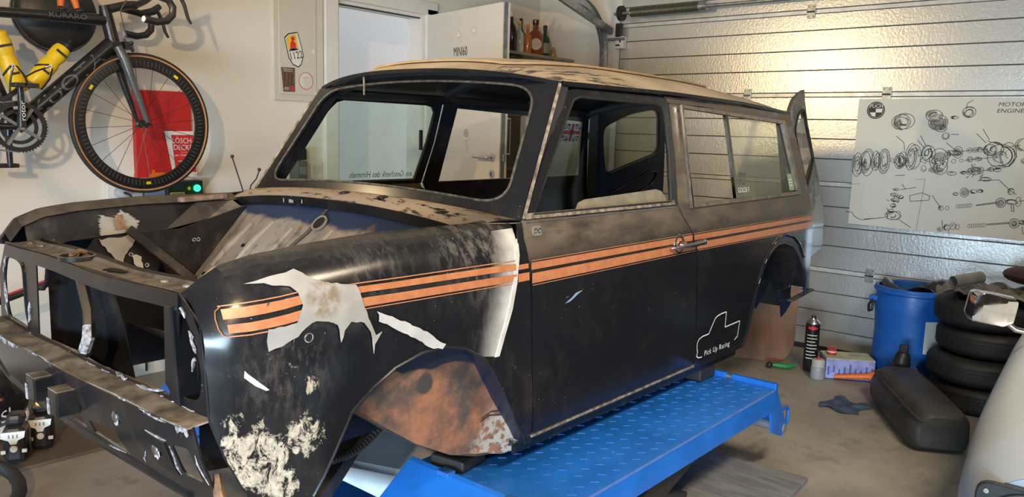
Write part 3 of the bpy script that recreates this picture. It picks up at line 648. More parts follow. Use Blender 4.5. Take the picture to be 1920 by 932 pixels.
for near in (True, False):
    fn = wing if near else far(wing)
    hole = [rnd([(.955, 1.004), (.972, 1.004), (.972, 1.022), (.955, 1.022)], .008)] if near else []
    wg = panel('front_wing', M_wing if near else M_inner, car, wing_out if near else [(.775, 1.085), (.84, 1.06), (.98, 1.035), (1.0, .98), (.995, .80), (1.03, .745)]+arch_f[3:]+seam+top_edge, fn, hole, res=.022, thick=.004)
    if near:
        fo = out(wing, .0022); W_ = wg
        # arch lip
        MB().tube([out(wing, .002)(a, b) for a, b in arch_f], .004, 6).build('arch_lip', M_black, wg, True)
        MB().tube([wing(a, b) for a, b in [(.775, 1.16), (.775, 1.05), (.777, .96), (.779, .86), (.80, .78), (.835, .70)]], .003, 6).build('front_edge', M_black, wg, True)
    # inner lip of the wing top
    lip = MB(); xs = [1.55, 1.4, 1.2, 1.0, .9, .83, .79]
    lip.grid(lambda i, j: fn(xs[int(i)], SMX(xs[int(i)]))+V(0, (1 if near else -1)*.0+(.04 if near else -.04)*(j > 0), -.022*j), range(len(xs)), range(2))
    lip.build('bonnet_gutter', M_inner, wg, True, solid=.003)
def band(name, mat, par, fn, X0, X1, lo, hi, n=24, off=.0055):
    g = out(fn, off); m = MB(); xs = [X0+(X1-X0)*i/n for i in range(n+1)]
    m.grid(lambda X, t: g(X, lo(X)+(hi(X)-lo(X))*t), xs, [0, .5, 1]); return m.build(name, mat, par, True)
tp = lambda X: ip(X, [.80, .95, 1.1, 1.64], [1.084, 1.104, 1.105, 1.101]); md = lambda X: ip(X, [.80, .95, 1.1, 1.64], [1.053, 1.077, 1.082, 1.075]); bt = lambda X: ip(X, [.80, .95, 1.1, 1.64], [1.028, 1.05, 1.055, 1.046])
band('copper_stripe', M_stripe, W_, wing, .808, 1.632, lambda X: md(X)+.005, lambda X: tp(X)-.006)
band('copper_stripe', M_stripe, W_, wing, .812, 1.636, lambda X: bt(X)+.005, lambda X: md(X)-.005)
band('pinstripe', M_sline, W_, wing, .805, 1.632, lambda X: tp(X)-.0005, lambda X: tp(X)+.0018)
band('pinstripe', M_sline, W_, wing, .81, 1.64, lambda X: bt(X)-.0018, lambda X: bt(X)+.0005)
g_ = out(wing, .0055)
MB().tube([g_(.81, tp(.81)+.0006), g_(.800, 1.075), g_(.7975, 1.06), g_(.799, 1.04), g_(.804, 1.03), g_(.812, bt(.812)-.0006)], .0012, 4).build('pinstripe', M_sline, W_)
MB().lathe([(.007, 0), (.007, .003), (.0045, .003), (.0045, 0)], out(wing, .001)(.885, 1.085), (0, -1, 0), 16, closed=True).build('aerial_grommet', M_alu, W_, True)
MB().lathe([(.0045, 0), (.0045, .003)], out(wing, .001)(.885, 1.085), (0, -1, 0), 12).build('aerial_hole', M_dark, W_)
MB().lathe([(.007, 0), (.007, .002)], out(wing, .0005)(.887, .898), (0, -1, 0), 14).build('trim_hole', M_dark, W_)
# bare filler patches where the paint has come off
jag = lambda pts, a: [(x+random.uniform(-a, a), y+random.uniform(-a, a)) for x, y in dens(pts, .012)]
fill1 = [(.853, 1.13), (.885, 1.137), (.915, 1.143), (.95, 1.150), (.966, 1.142), (.97, 1.132), (1.002, 1.120), (1.05, 1.108), (1.089, 1.105), (1.098, 1.08), (1.106, 1.059), (1.121, 1.02), (1.137, .99), (1.158, .993), (1.140, .967), (1.134, .945), (1.127, .985), (1.106, 1.022), (1.069, 1.031), (1.052, 1.015), (1.043, .99), (1.035, 1.030), (.991, 1.046), (.965, 1.047), (.936, 1.022), (.90, 1.004), (.875, 1.0), (.872, 1.018), (.876, 1.041), (.936, 1.052), (.952, 1.080), (.946, 1.102), (.93, 1.118), (.899, 1.122)]
panel('bare_filler_patch', M_filler, W_, jag(fill1, .0022), out(wing, .007), res=.016, thick=.0015)
fill2 = [(1.144, 1.045), (1.165, 1.034), (1.2, 1.018), (1.24, .998), (1.286, .975), (1.33, .945), (1.365, .925), (1.35, .915), (1.32, .922), (1.295, .937), (1.26, .958), (1.234, .972), (1.2, .99), (1.171, 1.008), (1.15, 1.02)]
panel('bare_filler_patch', M_filler_edge, W_, jag(fill2, .002), out(wing, .007), res=.016, thick=.0015)
# ragged grey paint edge along the crumple below the headlamp
panel('paint_edge', M_filler_edge, W_, [(.835, .962), (.84, .955), (.862, .933), (.88, .915), (.874, .914), (.855, .927), (.835, .947)], out(wing, .003), res=.012, thick=.001)
# indicator mounting plate
ipl = panel('indicator_plate', M_black, W_, rnd([(.925, 1.012), (.955, 1.032), (.995, 1.03), (1.005, 1.018), (.975, .997), (.938, .993)], .01), out(wing, .003), res=.012, thick=.002)
MB().tube([out(wing, .004)(a, b) for a, b in rnd([(.925, 1.012), (.955, 1.032), (.995, 1.03), (1.005, 1.018), (.975, .997), (.938, .993)], .01)], .0015, 4, closed=True).build('plate_rim', M_black, ipl)
MB().lathe([(.0105, 0), (.0105, .0045), (.0088, .0045), (.0088, -.001)], out(wing, .002)(.962, 1.014), (0, -1, 0), 16, closed=True).build('hole_rim', M_chip, ipl, True)
MB().lathe([(.0085, 0), (.0085, .001)], out(wing, .0035)(.962, 1.014), (0, -1, 0), 14).build('lamp_hole', M_dark, ipl)
# white primer down the wing seam
panel('primer_overspray', M_spray, W_, [(1.44, .90), (1.50, .865), (1.562, .853), (1.614, .975), (1.644, 1.113), (1.665, 1.19), (1.58, 1.19), (1.52, 1.08), (1.45, .96)], out(wing, .0034), res=.02, thick=0)
m = MB(); sg = out(wing, .005); sp_ = [(1.563, .853), (1.59, .917), (1.614, .975), (1.63, 1.045), (1.644, 1.113), (1.655, 1.155)]
m.grid(lambda i, j: sg(sp_[int(i)][0]+(-.010+.016*j), sp_[int(i)][1]), range(6), range(2)); m.build('primed_seam', M_primer, W_, solid=.004)
# ---- panel between wing and door
ap = [(1.548, .818), (1.601, .733), (1.635, .676), (1.66, .63), (1.684, .595), (1.70, .565), (1.728, .56), (1.722, .70), (1.712, .865), (1.705, .99), (1.694, 1.09), (1.682, 1.16), (1.682, 1.205), (1.665, 1.205), (1.658, 1.165), (1.644, 1.113), (1.614, .975), (1.563, .853)]
for near in (True, False):
    fn = side if near else far(side); a_ = panel('hinge_panel', M_black, car, ap, fn, res=.025, thick=.004)
    if near:
        band('copper_stripe', M_stripe, a_, side, 1.647, 1.690, lambda X: 1.080, lambda X: 1.094, 4); band('copper_stripe', M_stripe, a_, side, 1.645, 1.694, lambda X: 1.046, lambda X: 1.069, 4)
        MB().tube([out(side, .001)(x, z) for x, z in ap[0:6]], .0035, 6).build('arch_lip', M_black, a_, True)
# ---- doors
door_low = [(1.735, .585), (1.725, .72), (1.717, .865), (1.711, .99), (1.70, 1.09), (1.688, 1.16), (1.690, 1.212), (2.10, 1.214), (2.56, 1.208), (2.60, 1.16), (2.655, 1.097), (2.688, 1.035), (2.708, .90), (2.716, .75), (2.718, .60), (2.70, .588)]
fr_out = [(1.694, 1.212), (1.965, 1.566), (1.99, 1.585), (2.03, 1.593), (2.563, 1.597), (2.595, 1.592), (2.612, 1.572), (2.602, 1.40), (2.566, 1.209)]
fr_in = [(1.735, 1.226), (1.995, 1.535), (2.02, 1.56), (2.055, 1.570), (2.516, 1.570), (2.556, 1.562), (2.574, 1.535), (2.56, 1.40), (2.52, 1.226)]
for near in (True, False):
    fn = side if near else far(side)
    dr = panel('door', M_door, car, door_low, fn, res=.04, thick=.006)
    fo = (lambda a, b: side(a, b)+V(0, -.002, 0)) if near else far(lambda a, b: side(a, b)+V(0, -.002, 0))
    f_ = panel('window_frame', M_black, dr, fr_out, fo, [fr_in], res=.03, thick=.010)
    MB().tube([fo(a, b)+V(0, -.004 if near else .004, 0) for a, b in fr_in], .005, 6, closed=True).build('window_seal', M_rubber, dr, True)
    # inner door shell
    inn = [(1.76, .62), (2.68, .62), (2.65, 1.05), (2.54, 1.19), (1.74, 1.19)]
    panel('inner_shell', M_inner, dr, inn, (lambda a, b: side(a, b)+V(0, .05, 0)) if near else far(lambda a, b: side(a, b)+V(0, .05, 0)), res=.12, thick=.004)
    if near:
        DN = dr
        m = MB(); m.grid(lambda X, j: side(X, 1.214+.016*j)+V(0, -.006, 0), [1.70+.845*i/12 for i in range(13)], [0, .5, 1]); m.build('belt_trim', M_trim, dr, solid=.006)
        m = MB(); m.grid(lambda X, j: side(X, 1.2035+.004*j)+V(0, -.004, 0), [1.70+.845*i/12 for i in range(13)], [0, 1]); m.build('belt_bead', M_alu, dr, solid=.004)
        # wound-down pane showing above the belt
        gl = [(1.96, 1.20), (1.965, 1.225), (1.985, 1.246), (2.02, 1.254), (2.25, 1.262), (2.46, 1.270), (2.495, 1.262), (2.52, 1.235), (2.525, 1.20)]
        panel('lowered_pane', M_dustpane, dr, gl, lambda a, b: side(a, b)+V(0, .012, 0), res=.05, thick=.004)
        MB().beam(side(1.765, 1.205)+V(0, .06, 0), side(1.83, 1.295)+V(0, .07, 0), .010, .016).build('glass_channel', M_alu, dr)
        MB().box(side(1.80, 1.30)+V(0, .07, 0), (.075, .02, .008)).build('channel_bracket', M_trim, dr)
        band('copper_stripe', M_stripe, dr, side, 1.703, 2.655, lambda X: 1.074+.002*(X-1.7), lambda X: 1.094+.003*(X-1.7), 20); band('copper_stripe', M_stripe, dr, side, 1.706, 2.68, lambda X: 1.035+.006*(X-1.7), lambda X: 1.064+.004*(X-1.7), 20)
        band('pinstripe', M_sline, dr, side, 1.703, 2.65, lambda X: 1.0985+.003*(X-1.7), lambda X: 1.1005+.003*(X-1.7), 20); band('pinstripe', M_sline, dr, side, 1.708, 2.688, lambda X: 1.0285+.006*(X-1.7), lambda X: 1.0305+.006*(X-1.7), 20)
        # chrome handle with round escutcheon
        hp = side(2.585, 1.068)
        MB().lathe([(.038, 0), (.036, .004), (.030, .006), (.012, -.004)], hp+V(-.03, -.002, .004), (0, -1, 0), 24).build('handle_recess', M_door, dr, True)
        m = MB(); m.tube([hp+V(-.10, -.012, -.006), hp+V(-.06, -.034, -.002), hp+V(.0, -.042, .002), hp+V(.085, -.044, .006)], [.004, .0075, .009, .010], 10); m.ellipsoid(hp+V(.088, -.044, .0065), (.012, .011, .012)); hd = m.build('door_handle', M_chrome, dr, True)
        MB().lathe([(.014, 0), (.012, .03)], hp+V(-.03, 0, .003), (0, -1, 0), 16).build('handle_stem', M_chrome, hd, True)
        MB().lathe([(.004, 0), (.004, .002)], hp+V(.096, -.044, .0065), (1, 0, 0), 10).build('key_hole', M_dark, hd)
        # mirror base with two screw holes
        mp = rnd([(1.722, 1.165), (1.765, 1.165), (1.765, 1.193), (1.722, 1.193)], .012); panel('mirror_base', P('zinc_base', (.22, .21, .19), .5, .4), dr, mp, out(side, .004), res=.02, thick=.003)
        for x in (1.734, 1.753): MB().lathe([(.008, 0), (.008, .003), (.005, .003), (.005, 0)], out(side, .005)(x, 1.179), (0, -1, 0), 14, closed=True).build('screw_ring', M_alu, dr, True)
        # blue scratch
        panel('paint_scratch', P('bright_scratch', (.22, .30, .48), .5), dr, [(1.862, .955), (1.895, .968), (1.915, .980), (1.955, .985), (1.925, .974), (1.90, .962), (1.885, .957)], out(side, .0055), res=.02, thick=0)
    else:
        DF = dr
        panel('window_pane', M_glass_g, dr, [(a, b) for a, b in fr_in], far(lambda a, b: side(a, b)+V(0, .012, 0)), res=.1, thick=0)
        text('window_lettering', '...ein Geschenk des Himmels', M_greyplast, dr, lambda x, y: far(lambda a, b: side(a, b)+V(0, .006, 0))(2.515-x, 1.243+y), .038, sx=.86)
        MB().box(mirror(side(2.49, 1.41)+V(0, .03, 0)), (.012, .012, .09)).build('glass_stop', M_inner, dr)
# ---- rear quarters with sliding windows, rear wheel arches
arch_r = [(3.843, .745), (3.80, .84), (3.75, .89), (3.699, .935), (3.65, .962), (3.61, .975), (3.555, .988), (3.505, .99), (3.47, .986), (3.434, .975), (3.39, .952), (3.355, .925), (3.30, .855), (3.25, .77), (3.22, .70), (3.195, .62), (3.165, .575)]
qt = [(2.727, .585), (2.725, .75), (2.717, .90), (2.697, 1.035), (2.664, 1.10), (2.608, 1.165), (2.578, 1.21), (2.612, 1.40), (2.624, 1.575), (2.604, 1.600), (2.9, 1.606), (3.4, 1.60), (3.79, 1.585), (3.85, 1.40), (3.915, 1.20), (3.95, 1.08), (3.965, .96), (3.965, .70), (3.86, .70)]+arch_r
qh = [(2.715, 1.562), (3.665, 1.530), (3.725, 1.218), (2.680, 1.212)]
for near in (True, False):
    fn = side if near else far(side)
    qh = [(2.715, 1.562), (3.665, 1.530), (3.725, 1.218), (2.680, 1.212)] if near else [(2.715, 1.562), (3.745, 1.530), (3.835, 1.218), (2.680, 1.212)]
    q = panel('rear_quarter', M_door if near else M_black, car, qt, fn, [qh], res=.04, thick=.006)
    sg_ = -1 if near else 1
    # aluminium window frame
    fq = [(2.700, 1.575), (qh[1][0]+.035, 1.545), (qh[2][0]+.035, 1.203), (2.664, 1.196)]
    m = MB(); 
    for (o1, i1) in ((fq, qh),):
        n = 4; g1 = lambda p: fn(*p)+V(0, sg_*.008, 0)
        P_ = [g1(p) for p in o1]+[g1(p) for p in i1]; m.add(P_, [(i, (i+1) % n, n+(i+1) % n, n+i) for i in range(n)])
    m.build('window_frame', P('dirty_alu_frame', (.20, .17, .13), .4, .5, var=.3, scale=30), q, solid=.012)
    MB().tube([fn(a, b)+V(0, sg_*.014, 0) for a, b in (fq[3], fq[0])], .006, 8).build('chrome_strip', M_chrome, q, True)
    MB().beam(fn(3.085 if near else 3.29, 1.552)+V(0, sg_*.004, 0), fn(3.062 if near else 3.26, 1.215)+V(0, sg_*.004, 0), .014, .016).build('pane_divider', M_chrome, q)
    rp = [(3.08 if near else 3.28, 1.550), (qh[1][0]-.003, 1.528), (qh[2][0]-.003, 1.218), (3.06 if near else 3.25, 1.214)]
    panel('sliding_pane', M_dirtyglass if near else M_glass_g, q, rp, (lambda a, b: fn(a, b)+V(0, .004 if near else -.004, 0)), res=.2, thick=0)
    tun = MB(); ar = arch_r
    tun.grid(lambda i, j: fn(*ar[int(i)])+V(0, -sg_*.24*j, 0)+V(0, 0, .01*j), range(len(ar)), [0, .15, .5, 1]); tun.build('wheel_arch_liner', M_inner, q, True, solid=.003)
    panel('wheel_arch_wall', M_inner, q, [(3.18, .60), (3.25, .77), (3.355, .925), (3.505, .99), (3.61, .975), (3.72, .92), (3.80, .84), (3.85, .74), (3.74, .62), (3.55, .72), (3.40, .70)], lambda a, b: fn(a, b)+V(0, -sg_*(.20-.05*abs(a-3.5)), 0), res=.06, thick=.004)
    if near:
        QN = q
        band('copper_stripe', M_stripe, q, side, 2.668, 3.94, lambda X: 1.076, lambda X: 1.096, 20); band('copper_stripe', M_stripe, q, side, 2.69, 3.95, lambda X: 1.040-.003*(X-2.7), lambda X: 1.066, 20)
        band('pinstripe', M_sline, q, side, 2.66, 3.94, lambda X: 1.1005, lambda X: 1.1025, 20); band('pinstripe', M_sline, q, side, 2.70, 3.95, lambda X: 1.0345-.003*(X-2.7), lambda X: 1.0365-.003*(X-2.7), 20)
        MB().tube([out(side, .004)(a, b) for a, b in arch_r], .006, 6).build('arch_lip', M_black, q, True)
        # outer arch flare ridge with bright chips
        fl_ = [(3.81, .90), (3.74, .97), (3.66, 1.01), (3.56, 1.028), (3.48, 1.022), (3.41, .99), (3.33, .92), (3.28, .84)]
        MB().tube([out(side, .0)(a, b) for a, b in fl_], .010, 8).build('arch_swage', M_door, q, True)
        for k in range(11):
            i = random.uniform(0, len(fl_)-1.01); a0_ = int(i); t = i-a0_; pa = Vector(fl_[a0_])*(1-t)+Vector(fl_[a0_+1])*t; pb = pa+(Vector(fl_[a0_+1])-Vector(fl_[a0_]))*.22
            MB().tube([out(side, .009)(*pa), out(side, .009)(*pb)], .0018, 4).build('paint_chip', M_chip, q)
        lbp = [(3.655, 1.30), (3.715, 1.30), (3.722, 1.225), (3.658, 1.225)]
        panel('window_label', P('label_green', (.28, .38, .26), .5), q, lbp, lambda a, b: side(a, b)+V(0, .002, 0), res=.05, thick=0)
        for z in (1.245, 1.258, 1.271): panel('label_line', M_paper, q, [(3.665, z), (3.705, z), (3.705, z+.005), (3.665, z+.005)], lambda a, b: side(a, b)+V(0, .001, 0), res=.05, thick=0)
        text('glass_mark', 'GOLDE F', M_paper, q, lambda x, y: side(3.105+x, 1.235+y)+V(0, .002, 0), .028)
        # pick-up outline and lettering
        pk = [(2.753, .606), (2.722, .609), (2.705, .618), (2.712, .632), (2.703, .65), (2.702, .67), (2.712, .684), (2.74, .691), (2.795, .692), (2.815, .715), (2.843, .744), (2.86, .752), (2.90, .757), (2.945, .757), (2.938, .695), (3.078, .698), (3.070, .634), (3.042, .622)]
        pk = [(x+.03, z) for x, z in pk]
        ro = out(side, .0055); m = MB()
        for (x0, z0), (x1, z1) in zip(pk, pk[1:]):
            L_ = math.hypot(x1-x0, z1-z0); nx, nz = -(z1-z0)/L_*.0022, (x1-x0)/L_*.0022
            m.add([ro(x0+nx, z0+nz), ro(x1+nx, z1+nz), ro(x1-nx, z1-nz), ro(x0-nx, z0-nz)], [(0, 1, 2, 3)])
        m.build('pickup_outline', M_white, q)
        text('racing_lettering', 'Pick Up Racing', M_white, q, lambda x, y: ro(2.80+x, .606+y), .031, sx=1.05, spacing=1.15)
    else: QF = q
# flag sticker on the far sliding pane
fq_ = far(lambda a, b: side(a, b)+V(0, .008, 0))
FR, FBq, FW = P('flag_red', (.42, .07, .06), .5), P('flag_blue', (.06, .10, .16), .5), P('flag_white', (.62, .66, .58), .5)
fx0, fx1, fz0, fz1 = 3.575, 3.735, 1.418, 1.515
def flag(name, pts, mat, k): panel(name, mat, QF, pts, far(lambda a, b: side(a, b)+V(0, .008+k*.0006, 0)), res=.3, thick=0)
flag('flag_field', [(fx0, fz0), (fx1, fz0), (fx1, fz1), (fx0, fz1)], FBq, 0)
cxx, czz = (fx0+fx1)/2, (fz0+fz1)/2
for (a, b, c, d) in ((fx0, fz0, fx1, fz1), (fx0, fz1, fx1, fz0)):
    L_ = math.hypot(c-a, d-b); ox, oz = -(d-b)/L_, (c-a)/L_
    flag('flag_saltire', [(a+ox*.010, b+oz*.010), (c+ox*.010, d+oz*.010), (c-ox*.010, d-oz*.010), (a-ox*.010, b-oz*.010)], FW, 1)
    flag('flag_saltire_red', [(a+ox*.003, b+oz*.003), (c+ox*.003, d+oz*.003), (c-ox*.003, d-oz*.003), (a-ox*.003, b-oz*.003)], FR, 2)
flag('flag_cross', [(fx0, czz-.018), (fx1, czz-.018), (fx1, czz+.018), (fx0, czz+.018)], FW, 3); flag('flag_cross', [(cxx-.024, fz0), (cxx+.024, fz0), (cxx+.024, fz1), (cxx-.024, fz1)], FW, 3)
flag('flag_cross_red', [(fx0, czz-.010), (fx1, czz-.010), (fx1, czz+.010), (fx0, czz+.010)], FR, 4); flag('flag_cross_red', [(cxx-.013, fz0), (cxx+.013, fz0), (cxx+.013, fz1), (cxx-.013, fz1)], FR, 4)
# ---- roof with gutter
def roofp(u, y):
    """u: 0 front .. 1 rear, y: -1 near .. 1 far"""
    h = ip(u, [0, .04, .5, 1], [.585, .588, .592, .575]); x0 = 1.955-.09*(1-y*y); x1 = 3.80+.035*(1-y*y)
    X = x0+(x1-x0)*u; zg = ip(u, [0, .35, .7, 1], [1.612, 1.618, 1.612, 1.590])
    cr = ip(u, [0, .04, .12, .25, .6, .85, .95, 1], [.045, .072, .092, .106, .108, .098, .085, .055]); s = (1-abs(y)**2.6)
    return Vector((X, YC+y*h, zg+cr*s))
us = [0, .01, .02, .04, .07, .1, .14]+[.18+.82*i/30 for i in range(31)]; ys = [math.sin(math.pi/2*(i/20-1)) for i in range(41)]
m = MB(); m.grid(roofp, us, ys); rf = m.build('roof', M_roof, car, True, solid=.006, offset=-1)
edge = [roofp(u, -1) for u in us]+[roofp(1, y) for y in ys]+[roofp(u, 1) for u in reversed(us)]+[roofp(0, y) for y in reversed(ys)]
gt = MB()
def guttr(line, outv):
    pr = [(0, -.010), (.012, -.012), (.014, .000), (.009, .001), (.007, -.007), (0, -.004)]
    vs = []
    for p, o_ in zip(line, outv):
        for a, b in pr: vs.append(p+o_*a+V(0, 0, b))
    n = len(pr); gt.add(vs, [(i*n+k, i*n+(k+1) % n, (i+1)*n+(k+1) % n, (i+1)*n+k) for i in range(len(line)-1) for k in range(n)])
guttr([roofp(u, -1) for u in us], [V(0, -1, 0)]*len(us)); guttr([roofp(u, 1) for u in us], [V(0, 1, 0)]*len(us)); guttr([roofp(0, y) for y in ys], [V(-1, 0, 0)]*len(ys))
gt.build('rain_gutter', M_black, rf, True)
# raised centre skin of the roof
cen = rnd([(.05, -.60), (.80, -.60), (.80, .60), (.05, .60)], .08)
ro_ = lambda a, b: roofp(a, b)+V(0, 0, .005)
panel('raised_roof_skin', M_roof, rf, cen, ro_, res=.05, thick=.006)
cl = dens(cen, .03); MB().tube([ro_(a, b)+V(0, 0, .002) for a, b in cl], .0045, 6, closed=True).build('skin_edge', P('tan_edge', (.42, .29, .16), .6), rf, True)
# head lining rails
for u in (.03, .36, .68, .97):
    m = MB(); m.grid(lambda y, j: roofp(u, y)+V(.05*(j-.5), 0, -.03), [-.96+1.92*i/16 for i in range(17)], [0, 1]); m.build('roof_rail', M_dark, car, True, solid=.02)
for s_ in (-1, 1):
    m = MB(); m.grid(lambda u, j: roofp(u, s_)+V(0, -s_*(.004+.05*j), -.012-.03*(1-j)), us, [0, 1]); m.build('cant_rail', M_black, car, True, solid=.006)
m = MB(); m.tube([(1.955-.075, 2.31, 1.640), (1.958-.075, 2.312, 1.61), (1.955-.075, 2.308, 1.575)], .0035, 6); m.build('seal_remnant', M_trim, car, True)
# ---- windscreen surround
def ws(y, v): return Vector((1.70+.245*v-.03*(1-y*y), YC+y*(.665-.075*v), 1.215+.388*v+.034*(1-y*y)))
wo = [(-1.0, -.02), (1.0, -.02), (1.0, 1.0), (-1.0, 1.0)]; wh = rnd([(-.90, .06), (.90, .06), (.885, .95), (-.885, .95)], .17, 8)
wsur = panel('windscreen_surround', M_black, car, wo, ws, [wh], res=.05, thick=.010)
MB().tube([ws(a, b)+V(-.006, 0, .002) for a, b in dens(wh, .05)], .004, 6, closed=True).build('screen_seal_lip', M_seal, wsur, True)
for s_ in (-1, 1):
    m = MB(); m.tube([ws(s_*1.003, v)+V(-.004, s_*.006, 0) for v in [i/8 for i in range(9)]], .0055, 6); m.build('pillar_seam', M_trim, wsur, True)
    m = MB(); m.grid(lambda v, j: ws(s_*(1.0-.02*0), v)+V(.055*j, s_*-.006*j, 0), [i/8 for i in range(9)], [0, 1]); m.build('pillar_side', M_black, wsur, True, solid=.008)
    m = MB(); m.grid(lambda v, j: ws(s_*.91, v)+V(.05*j, 0, -.02*j), [i/8 for i in range(9)], [0, 1]); m.build('pillar_inner', M_inner, wsur, True, solid=.008)
# ---- scuttle, its lip and the bulkhead
def lipp(y): return Vector((1.548-.01*(1-y*y), YC+y*.605, 1.187+.040*(1-abs(y)**2.2)))
def scut(y, t):
    a, b = lipp(y), ws(y*.985, -.01); p = a.lerp(b, t); p.z += .012*math.sin(math.pi*t); return p
ysx = [-1+2*i/32 for i in range(33)]
m = MB(); m.grid(scut, ysx, [0, .08, .2, .4, .6, .8, 1]); sc = m.build('scuttle', M_scuttle, car, True, solid=.004, offset=-1)
m = MB(); m.grid(lambda y, t: lipp(y)+V(.004+.006*t, 0, -.032*t), ysx, [0, .3, 1]); m.build('lip_flange', M_black, sc, True, solid=.004)
for y, t in ((-.30, .45), (-.02, .40)):
    p = scut(y, t); MB().lathe([(.013, 0), (.013, .0015)], p+V(0, 0, .0015), (-.12, 0, 1), 16).build('wiper_hole', M_dark, sc); MB().lathe([(.018, 0), (.018, .003), (.0135, .003), (.0135, 0)], p+V(0, 0, .001), (-.12, 0, 1), 18, closed=True).build('wiper_boss', M_black, sc, True)
for s_ in (-1, 1):   # scuttle corners that run down to the hinge panels
    m = MB(); fs_ = side if s_ < 0 else far(side)
    A_ = [lipp(s_), ws(s_, -.02)]; B_ = [(wing if s_ < 0 else far(wing))(1.55, SMX(1.55)), fs_(1.675, 1.205)]
    m.grid(lambda i, j: A_[int(i)].lerp(B_[int(i)], j) if i < 2 else None, [0, 1], [0, .5, 1]); m.build('scuttle_corner', M_scuttle, sc, True, solid=.004)
text('chassis_plate_letters', 'FIN', M_paper, sc, lambda x, y: lipp(.36-(x/.605))+V(-.003, 0, -.024+y), .018)
for yy in (.41, .235): MB().box(lipp(yy)+V(-.003, 0, -.016), (.001, .002, .013)).build('plate_line', M_paper, sc)
def bulk(y, t):
    r = .010*math.sin(y*9)+.006*math.sin(y*23+1)
    return Vector((1.575-.26*t+r*(.3+t), YC+y*.60, 1.205-.02*abs(y)**2-.27*t))
m = MB(); m.grid(bulk, [-1+2*i/60 for i in range(61)], [i/14 for i in range(15)]); bk = m.build('bulkhead', M_bulk, car, True, solid=.004)
m = MB(); m.tube([bulk(.05, .02)+V(-.01, 0, 0), bulk(.07, .3)+V(-.012, 0, 0), bulk(.15, .6)+V(-.012, 0, 0), bulk(.18, .95)+V(-.012, 0, 0)], .005, 6); m.build('bulkhead_pipe', P('grey_pipe', (.05, .045, .04), .6), bk, True)
for y, t, r in ((.02, .22, .024), (.50, .55, .007), (.30, .62, .006), (.66, .9, .007)):
    MB().lathe([(r, 0), (r, .004)], bulk(y, t)+V(-.010, 0, .004), (-.73, 0, .68), 18).build('cable_hole', M_dark, bk)
MB().lathe([(.03, 0), (.03, .006), (.024, .006), (.024, 0)], bulk(.02, .22)+V(-.010, 0, .004), (-.73, 0, .68), 20, closed=True).build('hole_collar', P('collar_grey', (.25, .23, .19), .6), bk, True)
for y, t, l_ in ((.42, .25, .45), (.24, .3, .55), (-.12, .25, .5), (-.34, .2, .45), (.62, .3, .5)):
    m = MB(); m.tube([bulk(y+.0, t)+V(-.004, 0, 0), bulk(y+.03, t+l_*.5)+V(-.006, 0, 0), bulk(y+.05, t+l_)+V(-.004, 0, 0)], [.006, .014, .006], 8); m.build('bulkhead_rib', M_bulk, bk, True)
m = MB(); m.add([(1.33, YC-.6, .90), (1.33, YC+.6, .90), (1.75, YC+.62, .60), (1.75, YC-.62, .60)], [(0, 1, 2, 3)]); m.build('toe_board', M_inner, car, solid=.004)
